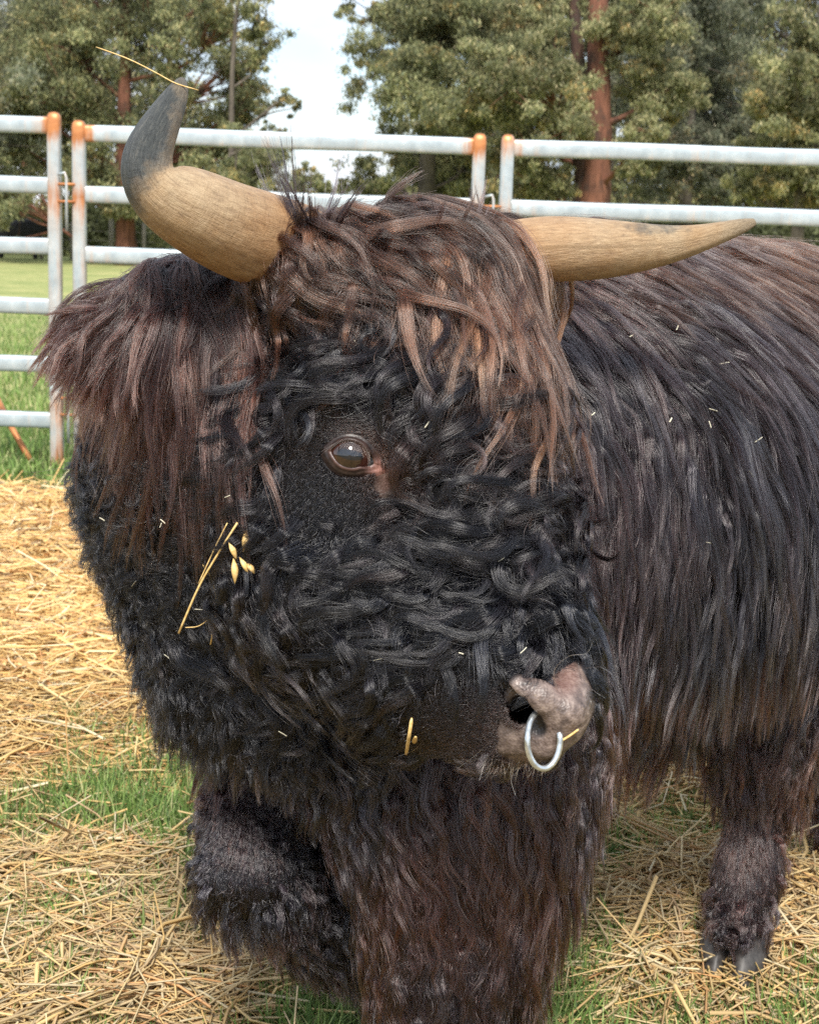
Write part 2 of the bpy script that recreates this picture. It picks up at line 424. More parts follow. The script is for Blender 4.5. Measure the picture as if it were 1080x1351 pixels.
o = make_straw(62000, 1.75, 3.9, 3, 1.0, 1.15, 'straw'); tag(o, 'loose straw stalks scattered over the grass around the bull', 'straw', kind='stuff')
o = make_straw(72000, 3.9, 7.3, 2, 1.25, .85, 'straw'); tag(o, 'thick golden straw bed spread in front of the cattle panels', 'straw', kind='stuff')

def make_grass(n, y0, y1, name, hmul, wmul, power=1.0, label=None, xspread=None):
    xy = scatter(n, 0, 0, y0, y1, power)
    s, gq = cover(xy)
    tuft = .5 + .5 * vnoise(xy, 41, 16.0)
    keep = rng.random(n) < np.clip(gq * 1.1 - .1, 0, 1) * (.35 + .65 * np.clip(tuft + .3, 0, 1))
    xy = xy[keep]; gq = gq[keep]; n = len(xy)
    h = np.clip(rng.normal(.046, .018, n), .012, .11) * hmul * (.6 + .6 * gq)
    ang = rng.uniform(0, 6.283, n); lean = np.abs(rng.normal(.55, .35, n))
    dirn = np.stack([np.cos(ang), np.sin(ang)], 1); side = np.stack([-np.sin(ang), np.cos(ang)], 1)
    w = rng.uniform(.0011, .0024, n) * wmul
    z0 = gheight(xy)
    P0 = np.column_stack([xy, z0 - .004])
    def pt(t, ww):
        c = P0.copy(); c[:, :2] += dirn * (lean * h * t ** 1.6)[:, None]; c[:, 2] += h * t * (1 - .3 * lean * t)
        a = c.copy(); a[:, :2] += side * (w * ww)[:, None]; b = c.copy(); b[:, :2] -= side * (w * ww)[:, None]
        return a, b
    a0, b0 = pt(0, 1.0); a1, b1 = pt(.5, .9); tipv, _ = pt(1.0, 0)
    v = np.stack([a0, b0, a1, b1, tipv], 1).reshape(-1, 3)
    b = np.arange(n) * 5
    q = np.stack([b, b + 1, b + 3, b + 2], 1); tr = np.stack([b + 2, b + 3, b + 4], 1)
    pal = np.array([(.08, .14, .035), (.14, .23, .055), (.21, .31, .08), (.30, .38, .13), (.42, .41, .20)])
    ci = rng.choice(5, n, p=[.2, .3, .27, .15, .08])
    col = np.repeat(pal[ci] * rng.uniform(.8, 1.3, (n, 1)), 5, 0)
    o = npmesh(name, v, [q, tr], M_grass, attrs={'col': col})
    return tag(o, label, 'grass', kind='stuff')
make_grass(210000, 1.75, 4.2, 'grass', 1.0, 1.0, 1.2, 'short green grass growing up through the straw')
make_grass(120000, 6.9, 22, 'grass', 1.15, 2.4, 1.7, 'green paddock grass beyond the cattle panels')

# ------------------------------------------------------------------ cattle panels
def gpt(px, base_d):      # world x of a picture column on the fence line
    v = fw + (px - 540) / FPX * rt
    return v[0] * base_d / v[1]
FY = 7.75
RAILS = [1.68, 1.385, 1.085, .785, .49, .205]
def fence_x(px, py=400):
    v = fw + (px - 540) / FPX * rt - (py - 675.5) / FPX * up
    return CAM[0] + v[0] * (FY - CAM[1]) / v[1]
def panel(x0, x1, label, dz=0.0, y=FY, rust=(1, 1), top=1.715, r0=True, r1=True):
    t = empty('cattle_panel', (x0, y, 0), label=label, cat='cattle panel', group='galvanised cattle panels of the yard fence')
    for z in RAILS:
        n = 20; an = np.linspace(0, 2 * np.pi, n, endpoint=False)
        prof = np.stack([np.sign(np.cos(an)) * np.abs(np.cos(an)) ** .75 * .019, np.sign(np.sin(an)) * np.abs(np.sin(an)) ** .6 * .042], 1)
        xs = np.concatenate([[x0, x0 + .05, x0 + .12], np.linspace(x0 + .3, x1 - .3, 12), [x1 - .12, x1 - .05, x1]])
        v = np.array([[x, y + p[0], z + dz + p[1] + .0015 * math.sin(x * 5 + z * 9)] for x in xs for p in prof])
        m = len(xs); i, j = np.meshgrid(np.arange(m - 1), np.arange(n), indexing='ij')
        q = np.stack([i * n + j, i * n + (j + 1) % n, (i + 1) * n + (j + 1) % n, (i + 1) * n + j], -1).reshape(-1, 4)
        ru = np.array([max(rust[0] * max(0, 1 - (x - x0) / .11), rust[1] * max(0, 1 - (x1 - x) / .11)) for x in xs for p in prof])
        ru = ru * (.8 if z == RAILS[0] else .12)
        npmesh('rail', v, q, M_galv, t, attrs={'rust': ru}, loc=(x0, y, z + dz))
    for (x, rr) in ((x0, rust[0]), (x1, rust[1])):
        n = 16; an = np.linspace(0, 2 * np.pi, n, endpoint=False)
        w = .033
        pr = np.stack([np.sign(np.cos(an)) * np.abs(np.cos(an)) ** .45 * w, np.sign(np.sin(an)) * np.abs(np.sin(an)) ** .45 * w], 1)
        zs = np.concatenate([[.0, .02], np.linspace(.1, top + dz - .05, 22), [top + dz - .008, top + dz + .014, top + dz + .026, top + dz + .030]])
        sc = np.concatenate([np.ones(24), [1.0, .9, .6, .02]])
        v = np.array([[x + p[0] * s, y + p[1] * s, z] for z, s in zip(zs, sc) for p in pr]); m = len(zs)
        i, j = np.meshgrid(np.arange(m - 1), np.arange(n), indexing='ij')
        q = np.stack([i * n + j, i * n + (j + 1) % n, (i + 1) * n + (j + 1) % n, (i + 1) * n + j], -1).reshape(-1, 4)
        def rz(z):
            a = max(0, 1 - (top + dz - z) / .14) * .66
            for zr, k in ((1.36, .3), (.30, .35), (.04, .3)): a = max(a, k * max(0, 1 - abs(z - zr) / .09))
            return min(1, a + .20) * rr
        ru = np.array([rz(z) for z in zs for p in pr])
        npmesh('post', v, q, M_galv, t, attrs={'rust': ru}, loc=(x, y, 0))
    return t
xa = fence_x(74); xb = fence_x(106); xc = fence_x(630, 250); xd = fence_x(667, 250)
zr = .045
panel(xa - 2.1, xa, 'left cattle panel, its rusty right post next to the bull\'s raised horn', .035, rust=(1, 1))
panel(xb, xc, 'middle cattle panel behind the bull\'s head, with rusty orange posts', .0, rust=(1, .9))
panel(xd, xd + 2.1, 'right cattle panel with clean grey post, behind the level horn', .0, rust=(.55, .5))
def latch(x, z, label, y=FY):
    t = empty('latch_pin', (x, y, z), label=label, cat='latch', group='pin latches joining the cattle panels')
    G = Geo()
    for s in (-.055, .03): 
        G = Geo(); v, f, _ = tube([(x - .05, y - .012, z + s), (x - .02, y - .045, z + s), (x + .03, y - .045, z + s), (x + .06, y - .012, z + s)], .007, 8); G.add(v, f, rust=.75); G.build('lug', M_galv, t, loc=(x, y, z))
    v, f, uv = tube([(x - .035, y - .05, z + .075), (x + .0, y - .05, z + .085), (x + .008, y - .05, z + .06), (x + .008, y - .05, z - .05), (x + .008, y - .05, z - .20)], .0075, 8)
    npmesh('pin', v, f, M_galv, t, attrs={'rust': np.full(len(v), .2)}, loc=(x, y, z))
latch((xa + xb) / 2, 1.40, 'upper pin latch between the two rusty left posts')
latch((xa + xb) / 2, .33, 'lower pin latch between the two rusty left posts')
latch((xc + xd) / 2, 1.36, 'pin latch between rusty and grey posts behind the poll')
# thin fallen rusty bar beyond the left panel
b0 = ground_at(40, 612); b1 = np.array([fence_x(-30, 560), FY + .35, .32])
v, f, uv = tube([b1, (b0 + b1) / 2, b0 + np.array([0, 0, .02])], .016, 10)
o = npmesh('bar', v, f, M_galv, attrs={'rust': np.full(len(v), .75)}, loc=b0); o.name = 'rusty_bar'
tag(o, 'rusty steel bar leaning on the grass behind the left panel', 'bar')

# ------------------------------------------------------------------ far paddock fence and dark cow
M_wood = simple('weathered_wood', (.30, .27, .22), .9, 0, 12, .3)
M_black = simple('black_coat', (.012, .012, .014), .7, 0, 12, .3)
fd = empty('paddock_fence', tuple(ground_at(150, 345)), label='distant timber post fence along the edge of the trees', cat='fence')
base0 = ground_at(150, 345)
FD = base0[1]
for k, (px, lean, hh, rr) in enumerate([(55, .0, 1.15, .07), (95, .01, 1.2, .06), (147, 0, 1.45, .08), (172, .03, 1.3, .06), (190, 0, 1.25, .06), (230, .0, 1.2, .06), (300, 0, 1.2, .06), (-20, 0, 1.2, .07), (-80, 0, 1.2, .07), (620, 0, 1.2, .07), (760, 0, 1.2, .07), (850, 0, 1.2, .07), (960, .0, 1.2, .07), (1060, 0, 1.2, .07)]):
    v0 = ground_at(px, 345); x = v0[0] * FD / v0[1]
    v, f, uv = tube([(x, FD, -.05), (x + lean * .5, FD, hh * .5), (x + lean, FD, hh), (x + lean, FD, hh + .01)], [rr, rr, rr * .95, rr * .5], 8)
    npmesh('post', v, f, M_wood, fd, loc=(x, FD, 0))
for z in (.35, .65, .95):
    v, f, uv = tube([(-18, FD + .05, z), (0, FD + .05, z), (18, FD + .05, z)], .012, 5)
    npmesh('wire', v, f, M_wood, fd, loc=(0, FD, z))

def skin_body(name, pts, edges, radii, mat, parent=None, sub=2):
    me = bpy.data.meshes.new(name); me.from_pydata([tuple(p) for p in pts], edges, [])
    o = bpy.data.objects.new(name, me); COL.objects.link(o)
    md = o.modifiers.new('s', 'SKIN'); md.use_smooth_shade = True
    for i, r in enumerate(radii): me.skin_vertices[0].data[i].radius = (r, r) if not isinstance(r, tuple) else r
    me.skin_vertices[0].data[0].use_root = True
    o.modifiers.new('u', 'SUBSURF').levels = sub
    dg = bpy.context.evaluated_depsgraph_get(); m2 = bpy.data.meshes.new_from_object(o.evaluated_get(dg))
    COL.objects.unlink(o); bpy.data.objects.remove(o)
    m2.name = name; m2.materials.clear(); m2.materials.append(mat)
    o = bpy.data.objects.new(name, m2); return link(o, parent)
cw = ground_at(22, 343)
pts = [(0, 0, .95), (.55, 0, 1.0), (1.1, 0, 1.0), (1.55, 0, 1.1), (1.95, 0, 1.0), (.0, .18, .5), (.0, .18, 0), (.0, -.18, .5), (.05, -.18, 0), (1.1, .17, .5), (1.1, .17, 0), (1.1, -.17, .5), (1.15, -.17, 0)]
ed = [(0, 1), (1, 2), (2, 3), (3, 4), (0, 5), (5, 6), (0, 7), (7, 8), (2, 9), (9, 10), (2, 11), (11, 12)]
o = skin_body('cow', pts, ed, [.3, .36, .33, .18, .11, .11, .06, .11, .06, .1, .06, .1, .06], M_black)
o.location = (cw[0] - .9, cw[1] + 1.5, 0)
tag(o, 'small dark cow standing far off at the tree line', 'cow')

# ------------------------------------------------------------------ trees
def tree(x, y, h, crown, trunk_r, bark, name='gum_tree', label='', nleaf=30000, lean=0.0, bare=0, pal=0, leafs=.085, seed=0, base_open=1.5, trunk2=None):
    """crown: list of (dx, z, dy, radius) clumps relative to the base"""
    r = np.random.default_rng(seed + 100)
    t = empty(name, (x, y, 0), label=label, cat='tree', group='tall gum trees beyond the paddock')
    G = Geo()
    tp = catmull([(x, y, -.1), (x + lean * .25 + r.normal(0, .08), y, h * .25), (x + lean * .6 + r.normal(0, .12), y, h * .55), (x + lean, y, h)], 22)
    tr_ = np.linspace(1, .25, 22) * trunk_r * (1 + .05 * np.sin(np.arange(22) * 2.3 + seed)) * (1 + .5 * np.exp(-np.linspace(0, 14, 22)))
    v, f, uv = tube(tp, tr_, 12); G.add(v, f)
    trunk = G.build('trunk', bark, t, loc=(x, y, 0))
    if trunk2:
        tp2 = catmull([(x, y + .1, .4), (x - .25, y + .1, h * .16), (x - .55, y, h * .4), (x - 1.3, y, h * .75)], 16)
        v, f, uv = tube(tp2, np.linspace(.62, .2, 16) * trunk_r * (1 + .12 * np.sin(np.arange(16) * 1.9)), 10); npmesh('trunk', v, f, M_bark_dark, t, loc=(x, y, 0))
    B = Geo()
    cen, rad = [], []
    for (dx, z, dy, cr_) in crown:
        c = np.array([x + dx, y + dy, z])
        k = int(np.argmin(np.abs(tp[:, 2] - (z - .45 * abs(dx) - .6)))); s = tp[k]
        mid = (s + c) / 2 + np.array([r.normal(0, .3), r.normal(0, .3), -.1 * abs(dx)])
        pth = catmull([s, mid, c], 9)
        v, f, _ = tube(pth, np.linspace(.32, .1, 9) * trunk_r * .55 + .012, 7); B.add(v, f)
        nsub = max(4, int(12 * cr_))
        for _ in range(nsub):
            e = c + r.normal(0, .62, 3) * cr_ * np.array([1, 1, .75])
            p2 = catmull([pth[5], (pth[5] + e) / 2 + r.normal(0, .12, 3), e], 6)
            v, f, _ = tube(p2, np.linspace(.035, .01, 6), 5); B.add(v, f)
            cen.append(e); rad.append(cr_ * r.uniform(.16, .34))
            for _ in range(4):
                e2 = e + r.normal(0, .5, 3) * cr_ * .7
                cen.append(e2); rad.append(cr_ * r.uniform(.09, .22))
                v, f, _ = tube([e, (e + e2) / 2 + r.normal(0, .04, 3), e2], [.012, .009, .006], 4); B.add(v, f)
    B.build('limbs', bark, t, loc=(x, y, 0))
    cen = np.array(cen); rad = np.array(rad)
    w = rad ** 1.6; w /= w.sum(); ci = r.choice(len(cen), nleaf, p=w)
    off = r.normal(0, 1, (nleaf, 3)); off = off * .62
    pos = cen[ci] + off * rad[ci][:, None] * np.array([1.15, 1.15, .8])
    # hanging eucalyptus leaves: long axis mostly down
    ax = norm(np.stack([r.normal(0, .55, nleaf), r.normal(0, .55, nleaf), -np.abs(r.normal(.8, .4, nleaf))], 1))
    sd_ = norm(np.cross(ax, r.normal(0, 1, (nleaf, 3))))
    Lf = r.uniform(.7, 1.4, nleaf)[:, None] * leafs * 1.35; Wf = r.uniform(.55, 1.1, nleaf)[:, None] * leafs * .42
    v = np.stack([pos - ax * Lf * .5 + sd_ * Wf * .5, pos - sd_ * Wf, pos + ax * Lf * .6], 1).reshape(-1, 3)
    fq = (np.arange(nleaf) * 3)[:, None] + np.arange(3)[None]
    pals = [np.array([(.085, .10, .038), (.13, .145, .055), (.19, .20, .075), (.26, .245, .10), (.06, .075, .035)]),
            np.array([(.07, .085, .045), (.10, .115, .06), (.15, .165, .085), (.20, .20, .11), (.05, .06, .035)]),
            np.array([(.10, .115, .042), (.155, .165, .062), (.22, .22, .09), (.29, .27, .12), (.065, .08, .035)])][pal]
    cw_ = r.normal(0, .22, len(cen))
    cix = r.choice(5, nleaf, p=[.3, .28, .18, .08, .16])
    col = pals[cix] * np.clip(1 + cw_[ci] + r.normal(0, .15, nleaf), .45, 1.9)[:, None]
    # warm, tan new growth on some clumps
    tan = (r.random(len(cen)) < .16)[ci] & (r.random(nleaf) < .5)
    col[tan] = col[tan] * np.array([1.35, 1.05, .85])
    npmesh('crown', v, fq, M_leaf, t, smooth=False, attrs={'col': np.repeat(col * np.array([1.85, 1.72, 2.2]), 3, 0)}, loc=(x, y, 0))  # pale greyed tint over all leaves, distance haze put into their colour
    return t
TD = 46.0
def tx(px, d): return (px - 540) / FPX * d * math.cos(PITCH) * 1.0 + d * .0
def zat(px, py, d):
    v = fw + (px - 540) / FPX * rt - (py - 675.5) / FPX * up; return CAMH + v[2] * d / v[1]
def xat(px, py, d):
    v = fw + (px - 540) / FPX * rt - (py - 675.5) / FPX * up; return v[0] * d / v[1]
def crown_px(x, d, blobs, dy=1.0, seed=0):
    r = np.random.default_rng(seed); o = []
    for (px, py, rp) in blobs:
        o.append((xat(px, py, d) - x, max(.6, zat(px, py, d)), r.normal(0, dy), rp * d / FPX))
    return o
specs = [
 # px base, depth, height, trunk r, bark, blobs(px,py,r px), leaves, palette, label
 (168, 46, 13, .30, M_bark_red, [(60, 40, 60), (10, 120, 60), (60, 190, 50), (110, 110, 55), (230, 30, 55), (290, 90, 50), (250, 180, 50), (300, 190, 45), (120, 240, 45), (30, 250, 45), (210, 250, 45), (150, 10, 50), (312, 30, 34), (318, 150, 24)], 150000, 0, 'tall gum tree with slim reddish trunk left of the raised horn'),
 (300, 43, 11, .12, M_bark_grey, [(340, 60, 22), (360, 135, 18), (345, 200, 26), (330, 230, 34), (360, 178, 16), (300, 235, 38), (400, 240, 24), (420, 265, 24)], 30000, 0, 'slender open gum with bare pale branches against the cloud'),
 (560, 45, 14, .3, M_bark_grey, [(500, 20, 26), (505, 85, 16), (532, 60, 48), (560, 130, 55), (545, 190, 38), (600, 40, 60), (640, 120, 55), (620, 200, 50), (520, 240, 35), (580, 10, 50), (480, 250, 22)], 140000, 0, 'dense gum tree right of the sky gap over the bull\'s poll'),
 (776, 44, 15, .52, M_bark_red, [(700, 30, 50), (690, 110, 50), (730, 170, 42), (690, 220, 40), (850, 30, 50), (870, 110, 45), (830, 190, 34), (720, 250, 26)], 110000, 2, 'big gum tree with thick red trunk behind the right panel'),
 (900, 50, 14, .25, M_bark_grey, [(880, 60, 55), (930, 20, 55), (960, 110, 50), (900, 170, 50), (860, 220, 45), (950, 210, 50), (820, 120, 45), (1000, 170, 40)], 120000, 1, 'hazy green gum tree above the level horn'),
 (1050, 42, 12, .2, M_bark_grey, [(1060, 60, 45), (1030, 130, 45), (1080, 170, 55), (1040, 220, 45), (1090, 100, 55), (1000, 245, 35), (1100, 240, 50)], 110000, 2, 'yellow green gum tree at the far right edge'),
 (-60, 47, 13, .25, M_bark_grey, [(-20, 60, 60), (-80, 30, 70), (-60, 140, 70), (-10, 200, 50), (-90, 230, 60), (10, 20, 45)], 55000, 1, 'grey green gum tree at the far left edge'),
]
for k, (px, d, h, r0, bk, bl, nl, pl, lb) in enumerate(specs):
    x = xat(px, 330, d)
    tree(x, d, h, crown_px(x, d, bl, 1.1, k), r0, bk, label=lb, nleaf=nl, pal=pl, seed=k, leafs=.088, trunk2=(k == 3), lean=(.6 if k == 1 else random.uniform(-.3, .3)))
# second row behind, filling low gaps and edges of frame
back = [(40, 62), (130, 66), (225, 64), (300, 70), (520, 66), (620, 62), (690, 68), (800, 64), (880, 70), (980, 66), (1060, 62), (1160, 66), (-80, 64), (-200, 60), (1260, 60)]
PLACE = ['behind the far left panel', 'behind the slim red trunk', 'behind the raised horn tip', 'below the cloud gap', 'right of the cloud gap', 'behind the rusty middle post', 'behind the clean grey post', 'just right of the thick red trunk',
         'above the middle of the right panel', 'above the tip of the level horn', 'at the right edge', 'beyond the right edge', 'beyond the left edge', 'furthest beyond the left edge', 'furthest beyond the right edge']
BACKL = [('red barked' if k % 3 == 0 else 'grey barked') + ' gum tree of the back row, ' + q for k, q in enumerate(PLACE)]
for k, (px, d) in enumerate(back):
    r = np.random.default_rng(900 + k); x = xat(px, 330, d)
    bl = []
    for _ in range(12):
        py = r.uniform(-80, 300); bl.append((px + r.normal(0, 42), py, r.uniform(28, 55)))
    if px in (300,): bl = [b for b in bl if b[1] > 235]
    bl = [b for b in bl if not (335 - b[2] < b[0] < 505 + b[2] * 1.3 and b[1] < 225 + b[2])]
    bl = bl[:2] + [b for b in bl[2:] if True]
    bl += [(px + r.uniform(-45, 45), r.uniform(255, 315), 34) for _ in range(5)]
    tree(x, d, 12 + r.uniform(0, 3), crown_px(x, d, bl, 1.5, 50 + k), .2, M_bark_grey if k % 3 else M_bark_red, nleaf=22000, pal=[0, 1, 0, 1, 2][k % 5], seed=60 + k, leafs=.17,
         label=BACKL[k])
# understorey shrubs at the wood's foot
G_ = []
r = np.random.default_rng(77)
ns = 160; cx = r.uniform(-26, 26, ns); cy = r.uniform(52, 60, ns); cz = r.uniform(.3, 1.6, ns)
nl = 60000; ci = r.integers(0, ns, nl)
pos = np.stack([cx[ci], cy[ci], cz[ci]], 1) + norm(r.normal(0, 1, (nl, 3))) * r.random((nl, 1)) ** .4 * np.array([1.1, .8, .8])
ax = norm(r.normal(0, 1, (nl, 3))); sd_ = norm(np.cross(ax, r.normal(0, 1, (nl, 3))))
v = np.stack([pos - ax * .12, pos + sd_ * .06, pos + ax * .12, pos - sd_ * .06], 1).reshape(-1, 3)
col = np.repeat(np.array([.09, .10, .045]) * r.uniform(.5, 1.7, (nl, 1)), 4, 0)
o = npmesh('undergrowth', v, (np.arange(nl) * 4)[:, None] + np.arange(4)[None], M_leaf, smooth=False, attrs={'col': col})
tag(o, 'dark scrubby undergrowth along the foot of the gum trees', 'undergrowth', kind='stuff')

# ================================================================== THE BULL
# ---- rounded-cone primitives (pixel column, row, depth, radius m)
def PR(*q): return [(P(a[0], a[1], a[2]), a[3]) for a in q]
BODY = [  # (a, b, k) chains
    PR((450, 675, 2.17, .315), (740, 645, 2.5, .36)), PR((740, 645, 2.5, .36), (1010, 645, 2.85, .355)),
    PR((1010, 490, 2.85, .215), (760, 510, 2.5, .235)),
    PR((1010, 630, 2.85, .34), (1080, 700, 2.9, .28)),
    PR((340, 600, 2.0, .19), (450, 560, 1.95, .17)),             # neck
    PR((262, 650, 2.0, .135), (325, 840, 2.0, .10)),             # right side of neck
    PR((325, 840, 2.0, .10), (385, 925, 1.96, .092)),
    PR((550, 940, 2.03, .135), (650, 960, 2.08, .14)),            # brisket
    PR((580, 1040, 2.03, .112), (665, 1040, 2.06, .09)), PR((592, 1060, 2.04, .112), (610, 1210, 2.04, .095)),
    PR((600, 1060, 2.05, .10), (590, 1250, 2.03, .062)),         # left foreleg
    PR((590, 1250, 2.03, .075), (585, 1400, 2.02, .055)), PR((585, 1400, 2.02, .05), (580, 1455, 1.99, .055)),
    PR((365, 950, 2.14, .085), (322, 1070, 2.10, .040)),          # right foreleg, knee bent
    PR((322, 1070, 2.10, .040), (322, 1155, 2.06, .043)), PR((322, 1155, 2.06, .043), (420, 1215, 2.2, .040)), PR((420, 1215, 2.2, .04), (480, 1225, 2.3, .040)),
    PR((425, 1000, 2.28, .10), (445, 1120, 2.28, .085)), PR((445, 1120, 2.28, .085), (500, 1220, 2.3, .06)),
    PR((1010, 800, 2.72, .17), (1000, 930, 2.68, .10)),          # near hind leg
    PR((1000, 930, 2.68, .10), (1003, 1030, 2.72, .052)), PR((1003, 1030, 2.72, .050), (985, 1160, 2.68, .040)), PR((985, 1160, 2.68, .040), (972, 1234, 2.63, .034)),
    PR((1110, 760, 3.05, .2), (1130, 930, 3.1, .10)), PR((1130, 930, 3.1, .07), (1110, 1130, 3.1, .045)),   # far hind leg
    PR((860, 900, 2.5, .10), (850, 960, 2.47, .035)),            # sheath
]
HEAD = [
    PR((537, 445, 1.87, .134), (588, 560, 1.83, .110)),
    PR((588, 560, 1.83, .110), (640, 720, 1.77, .070)), PR((640, 720, 1.77, .070), (688, 850, 1.71, .053)),
    PR((688, 850, 1.71, .053), (708, 925, 1.685, .053)),
    PR((410, 365, 1.80, .055), (650, 370, 1.95, .055)),
    PR((470, 600, 1.80, .095), (440, 700, 1.82, .10)),
    PR((400, 640, 1.88, .13), (430, 780, 1.85, .105)), PR((430, 780, 1.85, .105), (560, 900, 1.77, .070)),
    PR((560, 900, 1.77, .070), (660, 960, 1.70, .040)),
    PR((570, 800, 1.77, .08), (650, 900, 1.72, .06)),
    PR((415, 530, 1.752, .026), (505, 532, 1.748, .026)),
    PR((330, 420, 1.88, .05), (235, 415, 1.86, .038)), PR((235, 415, 1.86, .038), (130, 440, 1.84, .016)),  # ear
    PR((350, 560, 1.96, .15), (330, 760, 1.96, .12)),
]
NOSE = [
    PR((682, 904, 1.621, .0128), (712, 918, 1.616, .0160)), PR((712, 922, 1.618, .014), (745, 938, 1.618, .016)),
    PR((748, 915, 1.645, .026), (742, 950, 1.640, .026)), PR((745, 938, 1.632, .024), (722, 985, 1.64, .018)),
    PR((762, 893, 1.66, .016), (764, 930, 1.65, .016)),
    PR((705, 930, 1.66, .034), (700, 960, 1.66, .030)), PR((672, 970, 1.674, .028), (722, 990, 1.655, .015)),
]
def rcone(p, a, b):
    (A, ra), (B, rb) = a, b
    pa = p - A; ba = B - A; L2 = float(ba @ ba) + 1e-12
    h = np.clip(pa @ ba / L2, 0, 1)
    return np.linalg.norm(pa - h[..., None] * ba, axis=-1) - (ra + (rb - ra) * h)
def smin(a, b, k):
    h = np.maximum(k - np.abs(a - b), 0) / k
    return np.minimum(a, b) - h * h * k * .25
def eval_prims(p, prims, k):
    d = np.full(p.shape[:-1], 1.0)
    for a, b in prims: d = smin(d, rcone(p, a, b), k)
    return d
EYE_C = None
def sdf_body(p): return eval_prims(p, BODY, .07)
def sdf_head(p):
    d = eval_prims(p, HEAD, .045)
    n = eval_prims(p, NOSE, .014)
    d = smin(d, n, .012)
    for a, b, kk in NOSTRIL:
        c = rcone(p, a, b); h = np.maximum(kk - np.abs(d + c), 0) / kk
        d = np.maximum(d, -c) + h * h * kk * .25
    return d
NOSTRIL = [(*PR((672, 914, 1.622, .0100), (684, 938, 1.620, .0165)), .005), (*PR((684, 938, 1.620, .0165), (705, 962, 1.618, .0115)), .005), (*PR((686, 936, 1.63, .015), (712, 936, 1.68, .012)), .006),
           (*PR((742, 872, 1.620, .015), (764, 884, 1.622, .014)), .006), (*PR((660, 1003, 1.66, .003), (735, 1003, 1.63, .003)), .008)]
def grid(fn, lo, hi, h):
    n = np.ceil((np.asarray(hi) - lo) / h).astype(int) + 1
    out = np.empty(n, np.float32)
    ys = lo[1] + np.arange(n[1]) * h; zs = lo[2] + np.arange(n[2]) * h
    YZ = np.stack(np.meshgrid(ys, zs, indexing='ij'), -1)
    for i in range(0, n[0], 8):
        xs = lo[0] + np.arange(i, min(i + 8, n[0])) * h
        p = np.empty((len(xs),) + YZ.shape[:2] + (3,)); p[..., 0] = xs[:, None, None]; p[..., 1:] = YZ[None]
        out[i:i + len(xs)] = fn(p)
    return out
def iso(arr, lo, h):
    G = openvdb.FloatGrid(1.0); G.copyFromArray(arr)
    pts, quads = G.convertToQuads(0.0)
    return pts * h + lo, quads[:, ::-1].astype(int)
def bounds(prims, pad=.03):
    a = np.array([np.minimum(x[0] - x[1], y[0] - y[1]) for x, y in prims]).min(0); b = np.array([np.maximum(x[0] + x[1], y[0] + y[1]) for x, y in prims]).max(0)
    return a - pad, b + pad
blo, bhi = bounds(BODY); hlo, hhi = bounds(HEAD + NOSE)
HB, HH = .012, .0035
alo = np.minimum(blo, hlo); ahi = np.maximum(bhi, hhi)
gb = grid(sdf_body, alo, ahi, HB)
gh_c = grid(lambda p: eval_prims(p, HEAD, .045), alo, ahi, HB)
gh_f = grid(sdf_head, hlo, hhi, HH)
vb, qb = iso(gb, alo, HB); vh, qh = iso(gh_f, hlo, HH)
gall = np.minimum(gb, gh_c)
def field(p):
    """distance and outward normal from the coarse grid"""
    q = (p - alo) / HB; n = np.array(gall.shape)
    q = np.clip(q, 0, n - 1.001); i = q.astype(int); f = (q - i)
    c = {}
    for a in (0, 1):
        for b in (0, 1):
            for e in (0, 1): c[a, b, e] = gall[i[:, 0] + a, i[:, 1] + b, i[:, 2] + e]
    x, y, z = f.T
    c00 = c[0, 0, 0] * (1 - x) + c[1, 0, 0] * x; c10 = c[0, 1, 0] * (1 - x) + c[1, 1, 0] * x
    c01 = c[0, 0, 1] * (1 - x) + c[1, 0, 1] * x; c11 = c[0, 1, 1] * (1 - x) + c[1, 1, 1] * x
    d = (c00 * (1 - y) + c10 * y) * (1 - z) + (c01 * (1 - y) + c11 * y) * z
    gx_ = ((c[1, 0, 0] - c[0, 0, 0]) * (1 - y) + (c[1, 1, 0] - c[0, 1, 0]) * y) * (1 - z) + ((c[1, 0, 1] - c[0, 0, 1]) * (1 - y) + (c[1, 1, 1] - c[0, 1, 1]) * y) * z
    gy_ = (c10 - c00) * (1 - z) + (c11 - c01) * z
    gz_ = (c01 * (1 - y) + c11 * y) - (c00 * (1 - y) + c10 * y)
    return d, norm(np.stack([gx_, gy_, gz_], 1))
def hit(px, py, d0=1.4, fn=None):
    v = fw + (px - 540) / FPX * rt - (py - 675.5) / FPX * up; t = d0
    fn = fn or (lambda p: min(float(sdf_head(p)), float(sdf_body(p))))
    for _ in range(200):
        p = CAM + v * t; d = fn(p)
        if d < .0004: break
        t += max(d * .7, .0003)
        if t > 5: break
    e = 1e-3
    n = np.array([fn(p + np.eye(3)[i] * e) - fn(p - np.eye(3)[i] * e) for i in range(3)])
    return p, norm(n)

